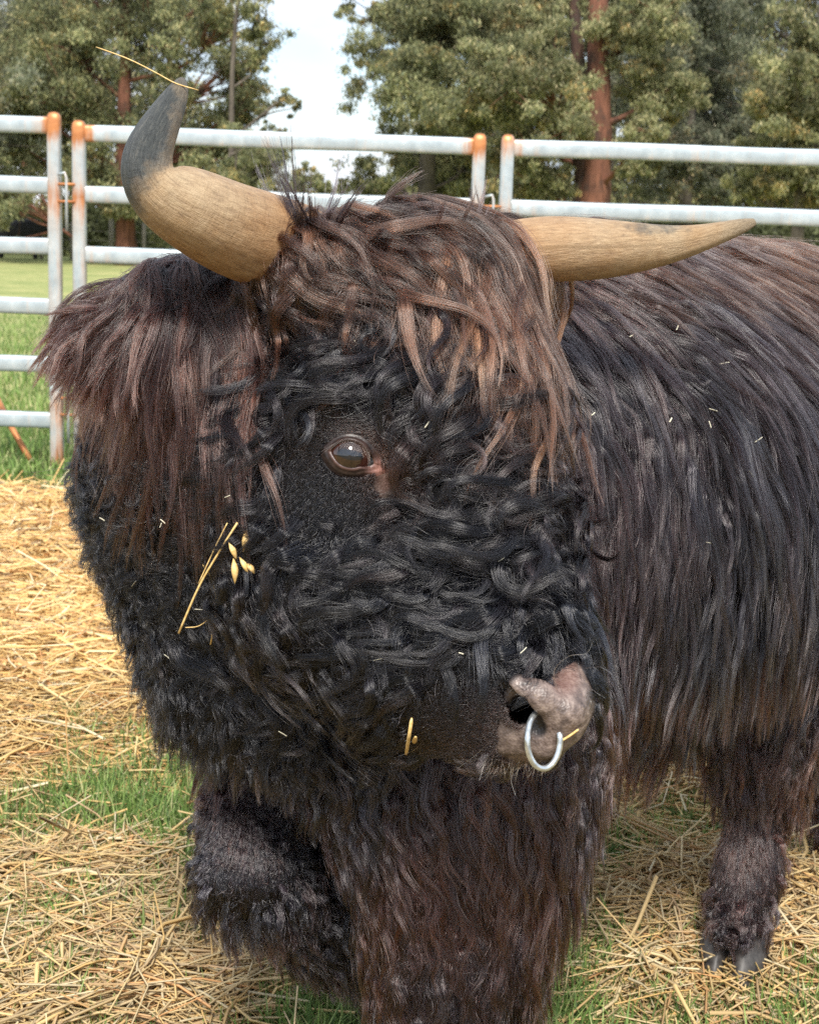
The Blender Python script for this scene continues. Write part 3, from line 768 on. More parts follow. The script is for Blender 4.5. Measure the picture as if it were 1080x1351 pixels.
def outward(v, q):
    c = v[q].mean(1); n_ = np.cross(v[q[:, 2]] - v[q[:, 0]], v[q[:, 3]] - v[q[:, 1]]); _, fn_ = field(c)
    return q if (n_ * fn_).sum() > 0 else q[:, ::-1]
qb = outward(vb, qb); qh = outward(vh, qh)
BULL = empty('bull', (.25, 2.4, 0), label='shaggy black brown highland bull with wide horns and a nose ring', cat='bull')
BL = np.array(BULL.location)
allv = np.concatenate([vb, vh]); allq = np.concatenate([qb, qh + len(vb)])
px_, py_, dz_ = proj(allv)
def blob(x, y, cx, cy, rx, ry, soft=.35):
    return 1 - sstep(1 - soft, 1 + soft, np.sqrt(((x - cx) / rx) ** 2 + ((y - cy) / ry) ** 2))
def nose_mask(x, y):
    m = blob(x, y, 735, 945, 48, 52, .2)
    m = np.maximum(m, blob(x, y, 700, 915, 34, 24, .25)); m = np.maximum(m, blob(x, y, 757, 900, 22, 34, .25))
    m = np.maximum(m, .9 * blob(x, y, 693, 985, 38, 24, .4)); m = np.maximum(m, blob(x, y, 672, 965, 18, 28, .4) * .6)
    return m
ishead = np.arange(len(allv)) >= len(vb)
nm = np.maximum(nose_mask(px_, py_), .85 * np.maximum(blob(px_, py_, 516, 636, 20, 30, .6), blob(px_, py_, 535, 600, 16, 26, .6) * .4)) * (dz_ < 1.76) * ishead
inn = np.maximum(blob(px_, py_, 745, 895, 18, 22, .5), .9 * blob(px_, py_, 516, 636, 26, 34, .6)) * (dz_ < 1.72) * ishead
cav = np.min([rcone(allv, a_, b_) for a_, b_, k_ in NOSTRIL[:3]], axis=0); nm = nm * sstep(-.0005, .0035, cav)  # nostril hollow painted black: its shade is put into the skin colour
body = npmesh('body', allv, allq, M_skin, BULL, attrs={'nose': nm, 'pink': inn}, loc=BL)

# ---- horns
def horn(pts, name, label, greyf, tipf, seed):
    pts = np.array([(*P(a[0], a[1], a[2]), a[3] * a[2] / FPX) for a in pts]); sp = catmull(pts, 110)
    for _ in range(30): sp[1:-1] = (sp[:-2] + 2 * sp[1:-1] + sp[2:]) / 4
    n = 64; v, f, uv = tube(sp[:, :3], sp[:, 3], n)
    m = 110; an = uv[:m * n, 0] * 2 * np.pi; ln = uv[:m * n, 1]
    r = np.random.default_rng(seed); cen = np.repeat(sp[:, :3], n, 0); dirv = v[:m * n] - cen
    rr = 1 + .012 * np.sin(an * 3 + 2 * np.sin(ln * 7)) + .008 * np.sin(an * 9 + ln * 14) + .010 * np.sin(ln * 60 + np.sin(an) * 1.4) * (1 - ln) + .02 * np.sin(ln * 11 + an)
    rr = rr + .010 * vnoise(np.stack([np.cos(an) * 3, np.sin(an) * 3, ln * 9], 1), seed, 1.5)
    v[:m * n] = cen + dirv * rr[:, None]
    q_ = v[:m * n].reshape(m, n, 3)
    for _ in range(60): q_[1:-1] = (q_[:-2] + 2 * q_[1:-1] + q_[2:]) / 4
    v[:m * n] = q_.reshape(-1, 3)
    ppx, ppy, _ = proj(v)
    l_ = uv[:, 1]
    o = npmesh(name, v, f, M_horn, BULL, uv=uv, attrs={'grey': greyf(l_, ppx, ppy), 'tip': tipf(l_, ppx, ppy)}, loc=BL)
    tag(o, label); return o, sp
hornL, spL = horn([(400, 330, 1.84, 58), (345, 316, 1.78, 64), (295, 300, 1.73, 60), (250, 275, 1.69, 55), (192, 248, 1.67, 44), (194, 202, 1.665, 33), (217, 158, 1.67, 24), (232, 127, 1.68, 17), (239, 111, 1.685, 10.5), (240, 104, 1.687, 4)],
     'horn', 'thick tan horn curving up to a dark grey tip', lambda l, x, y: np.clip(sstep(.34, .72, l + .0022 * (225 - x)) - .38 * sstep(212, 236, x) * (1 - sstep(.84, .93, l)), 0, 1) , lambda l, x, y: sstep(.70, .8, l) * .35 * sstep(222, 240, x), 3)
hornR, spR = horn([(640, 345, 1.93, 44), (700, 329, 1.92, 44), (760, 330, 1.93, 42), (810, 329, 1.94, 38), (860, 325, 1.955, 29), (905, 319, 1.96, 21), (950, 307, 1.97, 14), (980, 298, 1.975, 10), (994, 293, 1.978, 5)],
     'horn', 'straight tan horn pointing sideways', lambda l, x, y: .42 * blob(x, y, 865, 300, 50, 12, .6), lambda l, x, y: sstep(.68, .9, l) * .8, 4)

# ---- eye
ep, en = hit(462, 600, fn=lambda p: float(sdf_head(p)))
view = norm(CAM - ep); en = norm(en * .8 + view * .35)
ex = norm(rt - (rt @ en) * en); ex = norm(ex * math.cos(.22) + np.cross(ex, en) * math.sin(.22)); ey = np.cross(en, ex)
ER = .0275; ec = ep - en * (ER - .0095)
def mat_eye():
    m, t, b, o = newmat('eye'); c = coords(t)
    s = node(t, 'ShaderNodeSeparateXYZ', {0: c})
    q = node(t, 'ShaderNodeMapping', {'Vector': c, 'Scale': (1 / ER, 1 / ER, 0)}).outputs[0]
    l = node(t, 'ShaderNodeVectorMath', {0: q}, operation='LENGTH').outputs['Value']
    qp = node(t, 'ShaderNodeMapping', {'Vector': c, 'Scale': (.75 / ER, 1.9 / ER, 0)}).outputs[0]
    lp = node(t, 'ShaderNodeVectorMath', {0: qp}, operation='LENGTH').outputs['Value']
    f = noise(t, 300, c, 4)
    ir = ramp(t, f, [(.3, (.010, .005, .004)), (.7, (.035, .016, .010))])
    col = mixc(t, ramp(t, l, [(.52, g(0)), (.60, g(1))]), ir, (.045, .016, .011))
    col = mixc(t, ramp(t, lp, [(.36, g(0)), (.44, g(1))]), (.006, .008, .014), col)
    t.links.new(col, b.inputs['Base Color']); b.inputs['Roughness'].default_value = .06
    b.inputs['Coat Weight'].default_value = 1; b.inputs['Coat Roughness'].default_value = .02; return m
M_eye = mat_eye()
n1, n2_ = 40, 28
th = np.linspace(0, np.pi, n2_); ph = np.linspace(0, 2 * np.pi, n1, endpoint=False)
loc_v = np.array([[math.sin(a) * math.cos(b), math.sin(a) * math.sin(b), math.cos(a)] for a in th for b in ph]) * ER
loc_v[:, 2] += .0018 * np.exp(-(loc_v[:, 0] ** 2 + loc_v[:, 1] ** 2) / (.014 ** 2)) * (loc_v[:, 2] > 0)
i, j = np.meshgrid(np.arange(n2_ - 1), np.arange(n1), indexing='ij')
fq = np.stack([i * n1 + j, (i + 1) * n1 + j, (i + 1) * n1 + (j + 1) % n1, i * n1 + (j + 1) % n1], -1).reshape(-1, 4)
eye = npmesh('eye', loc_v, fq, M_eye, BULL)
eye.matrix_local = Matrix(((ex[0], ey[0], en[0], ec[0] - BL[0]), (ex[1], ey[1], en[1], ec[1] - BL[1]), (ex[2], ey[2], en[2], ec[2] - BL[2]), (0, 0, 0, 1)))
def mat_lid():
    m, t, b, o = newmat('eyelid_skin'); c = coords(t); k = attr(t, 'pink', 'Fac')
    f = noise(t, 160, c, 6, .6)
    a = ramp(t, f, [(.3, (.010, .0065, .006)), (.7, (.036, .021, .018))])
    p = ramp(t, f, [(.3, (.20, .085, .065)), (.7, (.42, .22, .18))])
    t.links.new(mixc(t, k, a, p), b.inputs['Base Color']); b.inputs['Roughness'].default_value = .4; bump(t, b, f, .5, .0015); return m
M_lid = mat_lid()
na, nsx = 72, 14
LV, LP = [], []
for si in range(nsx):
    s = si / (nsx - 1)
    for a in np.arange(na) / na * 2 * np.pi:
        ca, sa = math.cos(a), math.sin(a)
        ax_ = .0215; ay_ = (.0152 if sa > 0 else .0145)
        cor = abs(ca) ** 3
        x0 = ax_ * ca; y0 = ay_ * sa * (1 - .35 * cor)
        if ca > .6: x0 += .006 * (ca - .6) / .4; y0 -= .0035 * (ca - .6) / .4
        sc = 1 + s * (.75 + .25 * max(0, ca)); x, y = x0 * sc, y0 * (1 + s * 1.05)
        r2 = x0 * x0 + y0 * y0
        hb = math.sqrt(max(ER ** 2 - r2, 0)) if r2 < ER ** 2 else 0
        hb = max(hb, .0165 - .003 * abs(ca)) + .0006
        p0 = ec + ex * x0 + ey * y0 + en * hb
        # outer point on the face surface
        q = ec + ex * x + ey * y + en * .06
        for _ in range(40):
            dd = float(sdf_head(q)); 
            if dd < .0003: break
            q = q - en * dd * .8
        top = (p0 - ec) @ en; bot = (q - ec) @ en - .002
        w = s ** 1.15
        h = top * (1 - w) + bot * w
        h += (.0030 if sa > 0 else .0014) * math.exp(-((s - .14) / .13) ** 2) + (.0014 if sa > 0 else .001) * math.exp(-((s - .5) / .12) ** 2)
        LV.append(ec + ex * x + ey * y + en * h); LP.append(max(0, .95 * math.exp(-((x - .036) ** 2 + (y + .010) ** 2) / .012 ** 2), .22 * math.exp(-((s - .1) / .12) ** 2) * (1 if sa < .1 else .25)))
i, j = np.meshgrid(np.arange(nsx - 1), np.arange(na), indexing='ij')
fq = np.stack([i * na + j, (i + 1) * na + j, (i + 1) * na + (j + 1) % na, i * na + (j + 1) % na], -1).reshape(-1, 4)
npmesh('eyelid', LV, fq, M_lid, BULL, attrs={'pink': LP}, loc=BL)

# ---- hooves
M_hoof = simple('hoof_horn', (.045, .041, .038), .5, 0, 60, .5)
def hoof(base, fwd, side, sgn, s=1.0):
    fwd = norm(np.array(fwd)); side = norm(np.array(side)); U = np.array([0, 0, 1.0])
    rings = [(0.0, .044, .036, .012), (.010, .045, .037, .010), (.030, .038, .034, 0), (.046, .030, .030, -.008), (.056, .018, .020, -.012)]
    v = []; n = 18
    for z, a, b, sh in rings:
        for k in range(n):
            t = 2 * math.pi * k / n; c, s_ = math.cos(t), math.sin(t)
            x = a * (c if c < 0 else c ** .85 * 1.25); y = b * s_ * (1 - .35 * max(0, c))
            if y * sgn < 0: y *= .45
            v.append(np.array(base) + (fwd * (x + sh) + side * (y) + U * z) * s)
    i, j = np.meshgrid(np.arange(len(rings) - 1), np.arange(n), indexing='ij')
    q = np.stack([i * n + j, i * n + (j + 1) % n, (i + 1) * n + (j + 1) % n, (i + 1) * n + j], -1).reshape(-1, 4)
    m = len(v); v += [np.mean(v[:n], 0), np.mean(v[-n:], 0)]
    j = np.arange(n); tr = np.concatenate([np.stack([np.full(n, m), (j + 1) % n, j], 1), np.stack([np.full(n, m + 1), (len(rings) - 1) * n + j, (len(rings) - 1) * n + (j + 1) % n], 1)])
    return npmesh('hoof', v, [q, tr], M_hoof, BULL, loc=BL)
FWD = np.array([-.35, -.94, 0]); SD = np.array([.94, -.35, 0])
hb_ = ground_at(970, 1272); hb_[2] = .006
hoof(hb_ + SD * .016 + FWD * .030, FWD, SD, 1, 1.25); hoof(hb_ - SD * .024 + FWD * .026, FWD, SD, -1, 1.15)
fb = P(580, 1455, 1.99); fb[2] = .004
F2 = np.array([-.5, -.86, 0]); S2 = np.array([.86, -.5, 0])
hoof(fb + S2 * .024, F2, S2, 1); hoof(fb - S2 * .026, F2, S2, -1)
kb = P(505, 1235, 2.36); kb[2] = max(kb[2] - .03, .01)
hoof(kb + S2 * .02, F2, S2, 1, .9); hoof(kb - S2 * .022, F2, S2, -1, .9)
rb_ = P(1110, 1130, 3.1); rb_[2] = .004
hoof(rb_ + SD * .024, FWD, SD, 1); hoof(rb_ - SD * .026, FWD, SD, -1)
# pasterns reaching the hooves are grown as hair and skin below

# ------------------------------------------------------------------ hair
PAL = {'black': (.0035, .0035, .0045), 'blue': (.004, .0043, .0062), 'grey': (.018, .017, .020), 'dbrown': (.014, .0065, .0045), 'red': (.055, .019, .013),
       'brown': (.060, .025, .014), 'light': (.12, .050, .026), 'purple': (.013, .011, .015)}
PC = {k: np.array(v) for k, v in PAL.items()}
def anchors(rows):
    a = np.array(rows, float); a[:, 2:4] = norm(a[:, 2:4]); return a
# px py dx dy len(cm) curl brown lift(cm)
A_HEAD = anchors([
 (400, 275, -.25, 1, 9, .45, .75, 1.5), (440, 285, .1, 1, 12, .45, .7, 1.8), (430, 330, -.1, 1, 7, .5, .6, 1.5), (520, 275, .8, .6, 17, .25, .85, 2), (600, 290, .75, .65, 17, .22, .9, 2),
 (560, 340, .7, .7, 13, .3, .8, 2), (500, 340, .5, .85, 9, .5, .5, 1.6), (650, 330, .5, .85, 14, .35, .8, 2), (690, 370, .35, .95, 11, .5, .55, 2), (640, 420, .3, 1, 11, .5, .6, 2), (590, 410, .5, .9, 9, .6, .35, 1.8),
 (370, 410, -.35, 1, 6, 1.0, .08, 1.2), (440, 420, .4, .8, 7, 1.3, .02, 1.4), (520, 440, .7, .7, 8, 1.3, .02, 1.6), (560, 500, .7, .8, 8, 1.4, 0, 1.6), (650, 510, .2, 1, 9, 1.2, .12, 1.8), (710, 480, .15, 1, 9, 1.0, .2, 1.8),
 (720, 560, .2, 1, 8, 1.4, .15, 1.6), (350, 520, -.3, 1, 5, 1.1, .03, 1.2), (420, 500, -.3, .9, 6, 1.3, 0, 1.2), (480, 520, .5, .7, 6, 1.3, 0, 1.1), (340, 600, -.3, 1, 5, .9, .05, 1),
 (395, 600, -.6, .7, 2.2, .3, .05, .3), (463, 560, -.5, -.2, 1.1, .2, .25, .2), (425, 565, -.9, .3, 1.3, .2, .1, .2), (430, 650, -.45, .9, 1.7, .12, 0, .2), (480, 655, -.4, .9, 1.8, .12, 0, .2), (510, 640, -.3, 1, 1.2, .1, .3, .15), (530, 605, .3, 1, 1.0, .1, .5, .15),
 (400, 690, -.5, .8, 3.5, .4, 0, .5), (470, 700, -.5, .9, 4, .6, 0, .6), (535, 690, -.2, 1, 5, 1, 0, 1),
 (600, 600, .1, 1, 7, 1.5, 0, 1.6), (600, 680, .1, 1, 7, 1.5, 0, 1.5), (670, 640, 0, 1, 8, 1.5, .05, 1.6), (730, 650, .2, 1, 7, 1.4, .05, 1.5), (690, 720, .2, 1, 7, 1.2, .03, 1.3), (740, 730, .3, 1, 6, 1.1, 0, 1.2),
 (340, 700, -.4, .9, 6, .9, .02, 1.2), (420, 760, -.8, .6, 6, .9, .02, 1.1), (520, 760, -.7, .7, 6, 1.0, 0, 1.1), (600, 770, -.4, 1, 6, 1.1, 0, 1.1), (670, 790, .1, 1, 6, .9, 0, .9), (735, 800, .5, .8, 5, .35, 0, .6),
 (760, 840, .6, .7, 3.0, .3, 0, .4), (700, 855, -.4, .6, 2.5, .5, 0, .5), (620, 840, -.9, .3, 4.5, .9, 0, .8), (540, 850, -.8, .6, 4.5, .8, 0, .8), (440, 860, -.4, 1, 6, 1, .02, 1.1),
 (640, 900, -1, .15, 1.4, .08, .02, .15), (560, 920, -.8, .5, 2.4, .25, .05, .35), (500, 940, -.5, .8, 4, .7, .02, .7), (600, 980, -.8, .45, 1.8, .15, .06, .25), (650, 950, -.9, .2, 1.1, .05, .16, .12), (550, 1000, -.5, .8, 3, .5, .03, .5),
 (420, 960, -.2, 1, 6, 1.1, .02, 1.1), (350, 820, -.2, 1, 6, 1.0, .02, 1.2), (320, 900, -.2, 1, 6, 1.0, .02, 1.2)])
A_HEAD = np.concatenate([A_HEAD, anchors([(150, 600, -.6, .7, 4.5, 1.4, 0, 1), (130, 700, -.5, .8, 4.5, 1.4, 0, 1), (250, 650, -.2, 1, 6, 1.2, 0, 1.2), (250, 760, -.2, 1, 6, 1.2, 0, 1.2), (200, 850, -.3, 1, 6, 1.1, 0, 1.2), (300, 930, -.15, 1, 7, 1.1, 0, 1.2), (250, 500, -.2, 1, 6, 1, 0, 1)])])
A_EAR = anchors([
 (110, 440, -1, .35, 7.5, .3, .75, 1.2), (125, 455, -.8, .8, 8, .3, .8, 1), (150, 410, -.95, .0, 10, .3, .6, 1.2), (150, 450, -.7, .6, 12, .3, .85, 1.2), (180, 400, -.85, .05, 15, .3, .4, 1.2), (200, 400, -.6, .4, 17, .25, .35, 1.2), (200, 450, -.35, 1, 18, .25, .6, 1),
 (250, 400, -.28, 1, 26, .16, .35, 1.2), (250, 450, -.15, 1, 26, .16, .45, 1.0), (300, 400, -.02, 1, 27, .15, .3, 1.2), (300, 450, .02, 1, 27, .15, .35, 1.0), (325, 430, .05, 1, 25, .15, .3, 1)])
A_BODY = anchors([
 (1060, 330, .92, .3, 14, .14, .9, 1.5), (950, 345, .92, .35, 14, .14, .8, 1.5), (1060, 400, .85, .5, 15, .14, .8, 2), (950, 420, .8, .6, 15, .14, .5, 2), (850, 390, .8, .6, 15, .15, .45, 2), (780, 390, .55, .85, 14, .15, .3, 2),
 (1060, 480, .7, .7, 16, .14, .5, 2), (880, 500, .6, .8, 16, .15, .25, 2), (780, 540, .35, 1, 16, .2, .4, 2), (1060, 600, .4, 1, 16, .17, .25, 2), (900, 640, .25, 1, 16, .2, .2, 2), (780, 720, .08, 1, 16, .22, .4, 2),
 (1060, 760, .05, 1, 15, .22, .2, 2), (900, 790, 0, 1, 14, .26, .18, 2), (780, 840, .05, 1, 13, .3, .22, 2), (1060, 870, -.1, 1, 8, .25, .2, 2), (900, 890, -.05, 1, 8, .35, .18, 2), (920, 950, -.05, 1, 5, .35, .18, 2), (835, 900, -.2, 1, 10, .4, .5, 1.5), (840, 960, -.5, 1, 10, .4, .7, 1.5), (780, 930, 0, 1, 8, .4, .4, 1.5), (780, 990, 0, 1, 5, .4, .4, 1.5),
 (1000, 960, -.1, 1, 8, .3, .35, 1.2), (1050, 960, -.15, 1, 6, .3, .6, 1.0), (1000, 1040, -.05, 1, 4.5, .4, .5, .6), (980, 1100, 0, 1, 4, .5, .4, .5), (980, 1160, 0, 1, 4, .6, .3, .5), (970, 1200, -.1, 1, 3.5, .6, .2, .7), (970, 1235, -.1, 1, 2.0, .4, .2, .4),
 (150, 600, -.6, .7, 4.5, 1.4, 0, 1), (130, 700, -.5, .8, 4.5, 1.4, 0, 1), (250, 650, -.2, 1, 6, 1.2, 0, 1.2), (250, 760, -.2, 1, 6, 1.2, 0, 1.2), (200, 850, -.3, 1, 6, 1.1, 0, 1.2), (220, 900, -.2, 1, 8, .7, 0, 1.2), (300, 930, -.1, 1, 6.5, .8, 0, 1.2), (240, 950, -.2, 1, 9, .5, 0, 1.2), (400, 980, -.1, 1, 4.5, 1.0, 0, 1.0),
 (290, 1040, -.05, 1, 2.2, .15, .10, .3), (340, 1050, 0, 1, 2.2, .15, .12, .3), (300, 1100, -.05, 1, 1.9, .1, .16, .3), (340, 1110, 0, 1, 1.9, .1, .18, .3), (365, 1130, .05, 1, 2.0, .2, .14, .3), (330, 1150, 0, 1, 3, .5, .08, .5), (310, 1190, .1, 1, 3.5, .7, .04, .6), (390, 1210, .3, .9, 3.5, .8, .08, .6), (430, 1100, 0, 1, 6, .7, .1, 1),
 (500, 1020, 0, 1, 9, .7, .25, 1.3), (600, 1020, .02, 1, 10, .55, .4, 1.3), (700, 1010, .05, 1, 10, .5, .45, 1.3), (540, 1100, 0, 1, 9, .6, .65, 1.3), (650, 1100, .02, 1, 10, .55, .7, 1.3), (720, 1080, .05, 1, 10, .5, .5, 1.3),
 (560, 1200, 0, 1, 8, .6, .3, 1), (640, 1200, 0, 1, 8, .6, .4, 1), (590, 1300, 0, 1, 7, .6, .3, .8), (590, 1400, 0, 1, 5, .5, .3, .8),
 (350, 550, -.2, 1, 6, 1, 0, 1), (350, 450, -.2, 1, 6, .9, 0, 1)])
def interp(A, px, py, sig):
    d2 = (px[:, None] - A[None, :, 0]) ** 2 + (py[:, None] - A[None, :, 1]) ** 2
    d2 -= d2.min(1, keepdims=True)
    w = np.exp(-d2 / (2 * sig * sig)); w /= w.sum(1, keepdims=True)
    return w @ A[:, 2:]
class Hair:
    def __init__(s): s.pts = []; s.sizes = []; s.rad = []; s.rc = []; s.tc = []
    def add(s, P_, r, rc, tc):   # P_ (n,k,3) r (n,k) colours (n,3)
        s.pts.append(P_.reshape(-1, 3).astype(np.float32)); s.sizes.append(np.full(len(P_), P_.shape[1], np.int32))
        s.rad.append(r.ravel().astype(np.float32)); s.rc.append(rc.astype(np.float32)); s.tc.append(tc.astype(np.float32))
    def build(s, name, parent=None, mat=None):
        h = bpy.data.hair_curves.new(name); sz = np.concatenate(s.sizes); h.add_curves(sz.tolist())
        p = np.concatenate(s.pts) - BL.astype(np.float32)
        h.attributes['position'].data.foreach_set('vector', p.ravel())
        a = h.attributes.get('radius') or h.attributes.new('radius', 'FLOAT', 'POINT'); a.data.foreach_set('value', np.concatenate(s.rad))
        for k, c in (('root_color', s.rc), ('tip_color', s.tc)):
            c = np.concatenate(c); a = h.attributes.new(k, 'FLOAT_COLOR', 'CURVE')
            a.data.foreach_set('color', np.concatenate([c, np.ones((len(c), 1), np.float32)], 1).ravel())
        h.materials.append(mat or M_hair)
        o = bpy.data.objects.new(name, h); link(o, parent); return o
S.cycles_curves.shape = 'RIBBONS'; S.cycles_curves.subdivisions = 2

def sample_mesh(v, q, n, wfn):
    a, b, c = v[q[:, 0]], v[q[:, 1]], v[q[:, 2]]; d = v[q[:, 3]]
    ar = np.linalg.norm(np.cross(b - a, c - a), axis=1) + np.linalg.norm(np.cross(c - a, d - a), axis=1)
    nrm = norm(np.cross(c - a, d - b)); cen = (a + b + c + d) / 4
    w = ar * wfn(cen, nrm); w /= w.sum()
    i = rng.choice(len(q), n, p=w); u, t = rng.random((2, n, 1))
    return (a[i] * (1 - u) + b[i] * u) * (1 - t) + (d[i] * (1 - u) + c[i] * u) * t
def groom(H, roots, A, sig, per, K, clump_r, rad, hug=.5, colfn=None, lenmul=1.0, gravity=0.0, curlw=.0, spread_tip=.12, stray=.06, wav=1.0, min_h=0.0, layer=0.0, flatk=.55, curlmul=1.0, kickmul=1.0, ballistic=False, lenvar=(.65, 1.25), dnoise=.1, hang=False, liftmul=1.0, avoid_eye=False):
    n = len(roots); pos = roots.copy(); d, nn = field(pos)
    px, py, _ = proj(pos); q = interp(A, px, py, sig)
    f_root = None; Ln = q[:, 2] / 100 * rng.uniform(*lenvar, n) * lenmul; curl = q[:, 3] * curlmul; br = q[:, 4]; lift = q[:, 5] / 100 * rng.uniform(.2, 1.6, n) * liftmul
    lay = rng.random(n)
    T = np.empty((n, K, 3)); NN = np.empty((n, K, 3)); T[:, 0] = pos - nn * .004; NN[:, 0] = nn
    sgn = np.where(vnoise(roots, 61, 22) + rng.normal(0, .22, n) > 0, 1, -1); ph = rng.uniform(-1.6, 1.2, n)
    turns = rng.uniform(.55, 1.25, n) * np.clip(Ln / .07, .5, 1.6) * wav
    kick = (rng.normal(0, .22, n) + .4 * vnoise(roots, 62, 16.0)) * kickmul
    ax_bias = rng.normal(0, .25, n)
    seg = Ln / (K - 1)
    for k in range(1, K):
        if ballistic:
            if k == 1:
                cur = norm(q[:, 0:1] * rt - q[:, 1:2] * up + rng.normal(0, dnoise, (n, 3)) - .35 * fw)
            cur = cur.copy(); cur[:, 2] -= gravity * Ln / .15 * 1.2 / (K - 1) * 4; cur = norm(cur); t = cur
        else:
            px, py, _ = proj(pos); q = interp(A, px, py, sig)
            f3 = q[:, 0:1] * rt - q[:, 1:2] * up; f3[:, 2] -= gravity
            dt_ = (f3 * nn).sum(1, keepdims=True); t = norm(f3 - (np.minimum(dt_, 0) if hang else dt_) * nn * .92)
        s_ = k / (K - 1)
        ang = kick * (1 - .5 * s_) + curl * sgn * 1.15 * np.sin(ph + turns * 6.283 * s_ * .85)
        b = np.cross(nn, t)
        dr = t * np.cos(ang)[:, None] + b * np.sin(ang)[:, None]
        outp = (0 if ballistic else 1) * lift / np.maximum(Ln, .01) * (1.6 if s_ < .35 else 0) + curl * .30 * np.cos(ph * 1.7 + turns * 6.283 * s_ * .85 + ax_bias)
        dr = norm(dr + nn * outp[:, None])
        pos = pos + dr * seg[:, None]
        d, nn = field(pos)
        hmin = .0025 + (lift * .55 + layer) * min(1, s_ * 3) * lay + min_h
        push = np.maximum(hmin - d, 0); pos = pos + nn * push[:, None]
        over = np.maximum(d - (lift * 1.4 + layer * 1.2 + .004 + .012 * curl), 0); pos = pos - nn * (over * hug * .5)[:, None] if not ballistic else pos
        T[:, k] = pos; NN[:, k] = nn
    dT = norm(np.gradient(T, axis=1)); B = norm(np.cross(NN, dT)); N2 = np.cross(dT, B)
    if avoid_eye:
        ok = (np.linalg.norm(T - (ep - en * .004), axis=2) > .043).all(1) & ~((np.linalg.norm(np.cross(T - ep, view), axis=2) < .036) & (((T - ep) @ view) > -.01)).any(1)
        T, NN, B, N2, br, roots, px, py = T[ok], NN[ok], B[ok], N2[ok], br[ok], roots[ok], px[ok], py[ok]; n = len(T)
    # strands
    m = n * per; g_i = np.repeat(np.arange(n), per)
    rr = np.sqrt(rng.random(m)); an = rng.uniform(0, 6.283, m)
    o1 = rr * np.cos(an); o2 = rr * np.sin(an) * flatk
    fr = rng.uniform(.6, 1.0, m)                       # length fraction
    s = np.linspace(0, 1, K)
    tt = fr[:, None] * s[None] * (K - 1); i0 = np.clip(tt.astype(int), 0, K - 2); fc = (tt - i0)[..., None]
    ga = g_i[:, None]
    C = T[ga, i0] * (1 - fc) + T[ga, i0 + 1] * fc; Bv = B[ga, i0]; Nv = N2[ga, i0]
    cr_ = (clump_r * rng.uniform(.7, 1.4, n))[g_i]
    prof = (1 - s) ** .8 * .75 + .25 * (1 - s ** 2) + spread_tip
    isst = rng.random(m) < stray
    prof = prof[None] * np.ones((m, 1)); prof[isst] = (.8 + 1.1 * s)[None]
    w1, w2 = rng.normal(0, 1, (2, m)); fz = rng.uniform(2, 6, m); fp = rng.uniform(0, 6.28, m)
    amp = np.where(isst, .7, .25) * cr_
    wob = np.sin(fz[:, None] * s[None] + fp[:, None]) * s[None] * amp[:, None]
    C = C + Bv * (o1[:, None] * cr_[:, None] * prof + wob * w1[:, None])[..., None] + Nv * (o2[:, None] * cr_[:, None] * prof + np.abs(wob) * w2[:, None] * .6)[..., None]
    rad_m = rad * rng.uniform(.7, 1.3, m)
    rk = rad_m[:, None] * np.clip(1.05 - s, 0, 1)[None] ** .35
    rc, tcx = colfn(roots, px, py, br, n)
    jit = np.exp(rng.normal(0, .42, (m, 1))) * rng.uniform(.6, 1.5, (n, 1))[g_i]
    H.add(C, rk, rc[g_i] * jit, tcx[g_i] * jit)
def mixp(a, b, w): return PC[a][None] * (1 - w[:, None]) + PC[b][None] * w[:, None]
def col_head(r0, px, py, br, n):
    u = rng.random(n); br = np.clip(br * (1 + .5 * vnoise(r0, 71, 30)) + rng.normal(0, .16, n) * (.1 + br), 0, 1)
    base = mixp('black', 'blue', rng.random(n)) ; base[u < .2] = PC['grey'] * .55
    rc = base * (1 - br[:, None]) + mixp('dbrown', 'brown', np.clip(br * .8, 0, 1)) * br[:, None]
    tipw = np.clip(br * 1.1, 0, 1); tcx = base * (1 - tipw[:, None]) + mixp('brown', 'light', np.clip(rng.random(n) * 1.2 - .2, 0, 1)) * tipw[:, None]
    return rc, tcx
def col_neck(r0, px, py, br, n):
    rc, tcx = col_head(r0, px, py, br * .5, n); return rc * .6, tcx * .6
def col_leg(r0, px, py, br, n):
    rc, tcx = col_body(r0, px, py, br * .8, n); return rc * .8, tcx * .8
def col_poll(r0, px, py, br, n):
    rc, tcx = col_head(r0, px, py, br, n); k = rng.random(n)
    m_ = np.where(k < .4, .10, np.where(k < .75, .28, .6))[:, None]
    return rc * m_, tcx * m_
def col_body(r0, px, py, br, n):
    v1 = vnoise(r0, 81, 18.0); br = np.clip(br + rng.normal(0, .15, n) + .28 * v1, 0, 1); u = rng.random(n)
    br = br * (1 - .6 * sstep(380, 500, py) * (px > 760) * (py < 940)); base = mixp('black', 'purple', rng.random(n)); base[u < .4] = PC['grey'] * .95  # the grey share of clumps paints the coat's sheen into the hair colour
    rc = base * (1 - br[:, None] * .8) + mixp('dbrown', 'red', rng.random(n)) * br[:, None] * .8
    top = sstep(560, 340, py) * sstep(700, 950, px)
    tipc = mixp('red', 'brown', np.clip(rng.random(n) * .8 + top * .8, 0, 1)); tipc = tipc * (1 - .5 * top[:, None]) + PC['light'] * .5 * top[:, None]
    chest = sstep(960, 1020, py) * (px < 800)
    tipc = tipc * (1 - .2 * chest[:, None]); 
    tcx = base * (1 - br[:, None]) + tipc * br[:, None]
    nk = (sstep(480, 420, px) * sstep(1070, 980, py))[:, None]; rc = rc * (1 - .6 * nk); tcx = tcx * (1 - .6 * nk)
    return rc * .7, tcx * .8
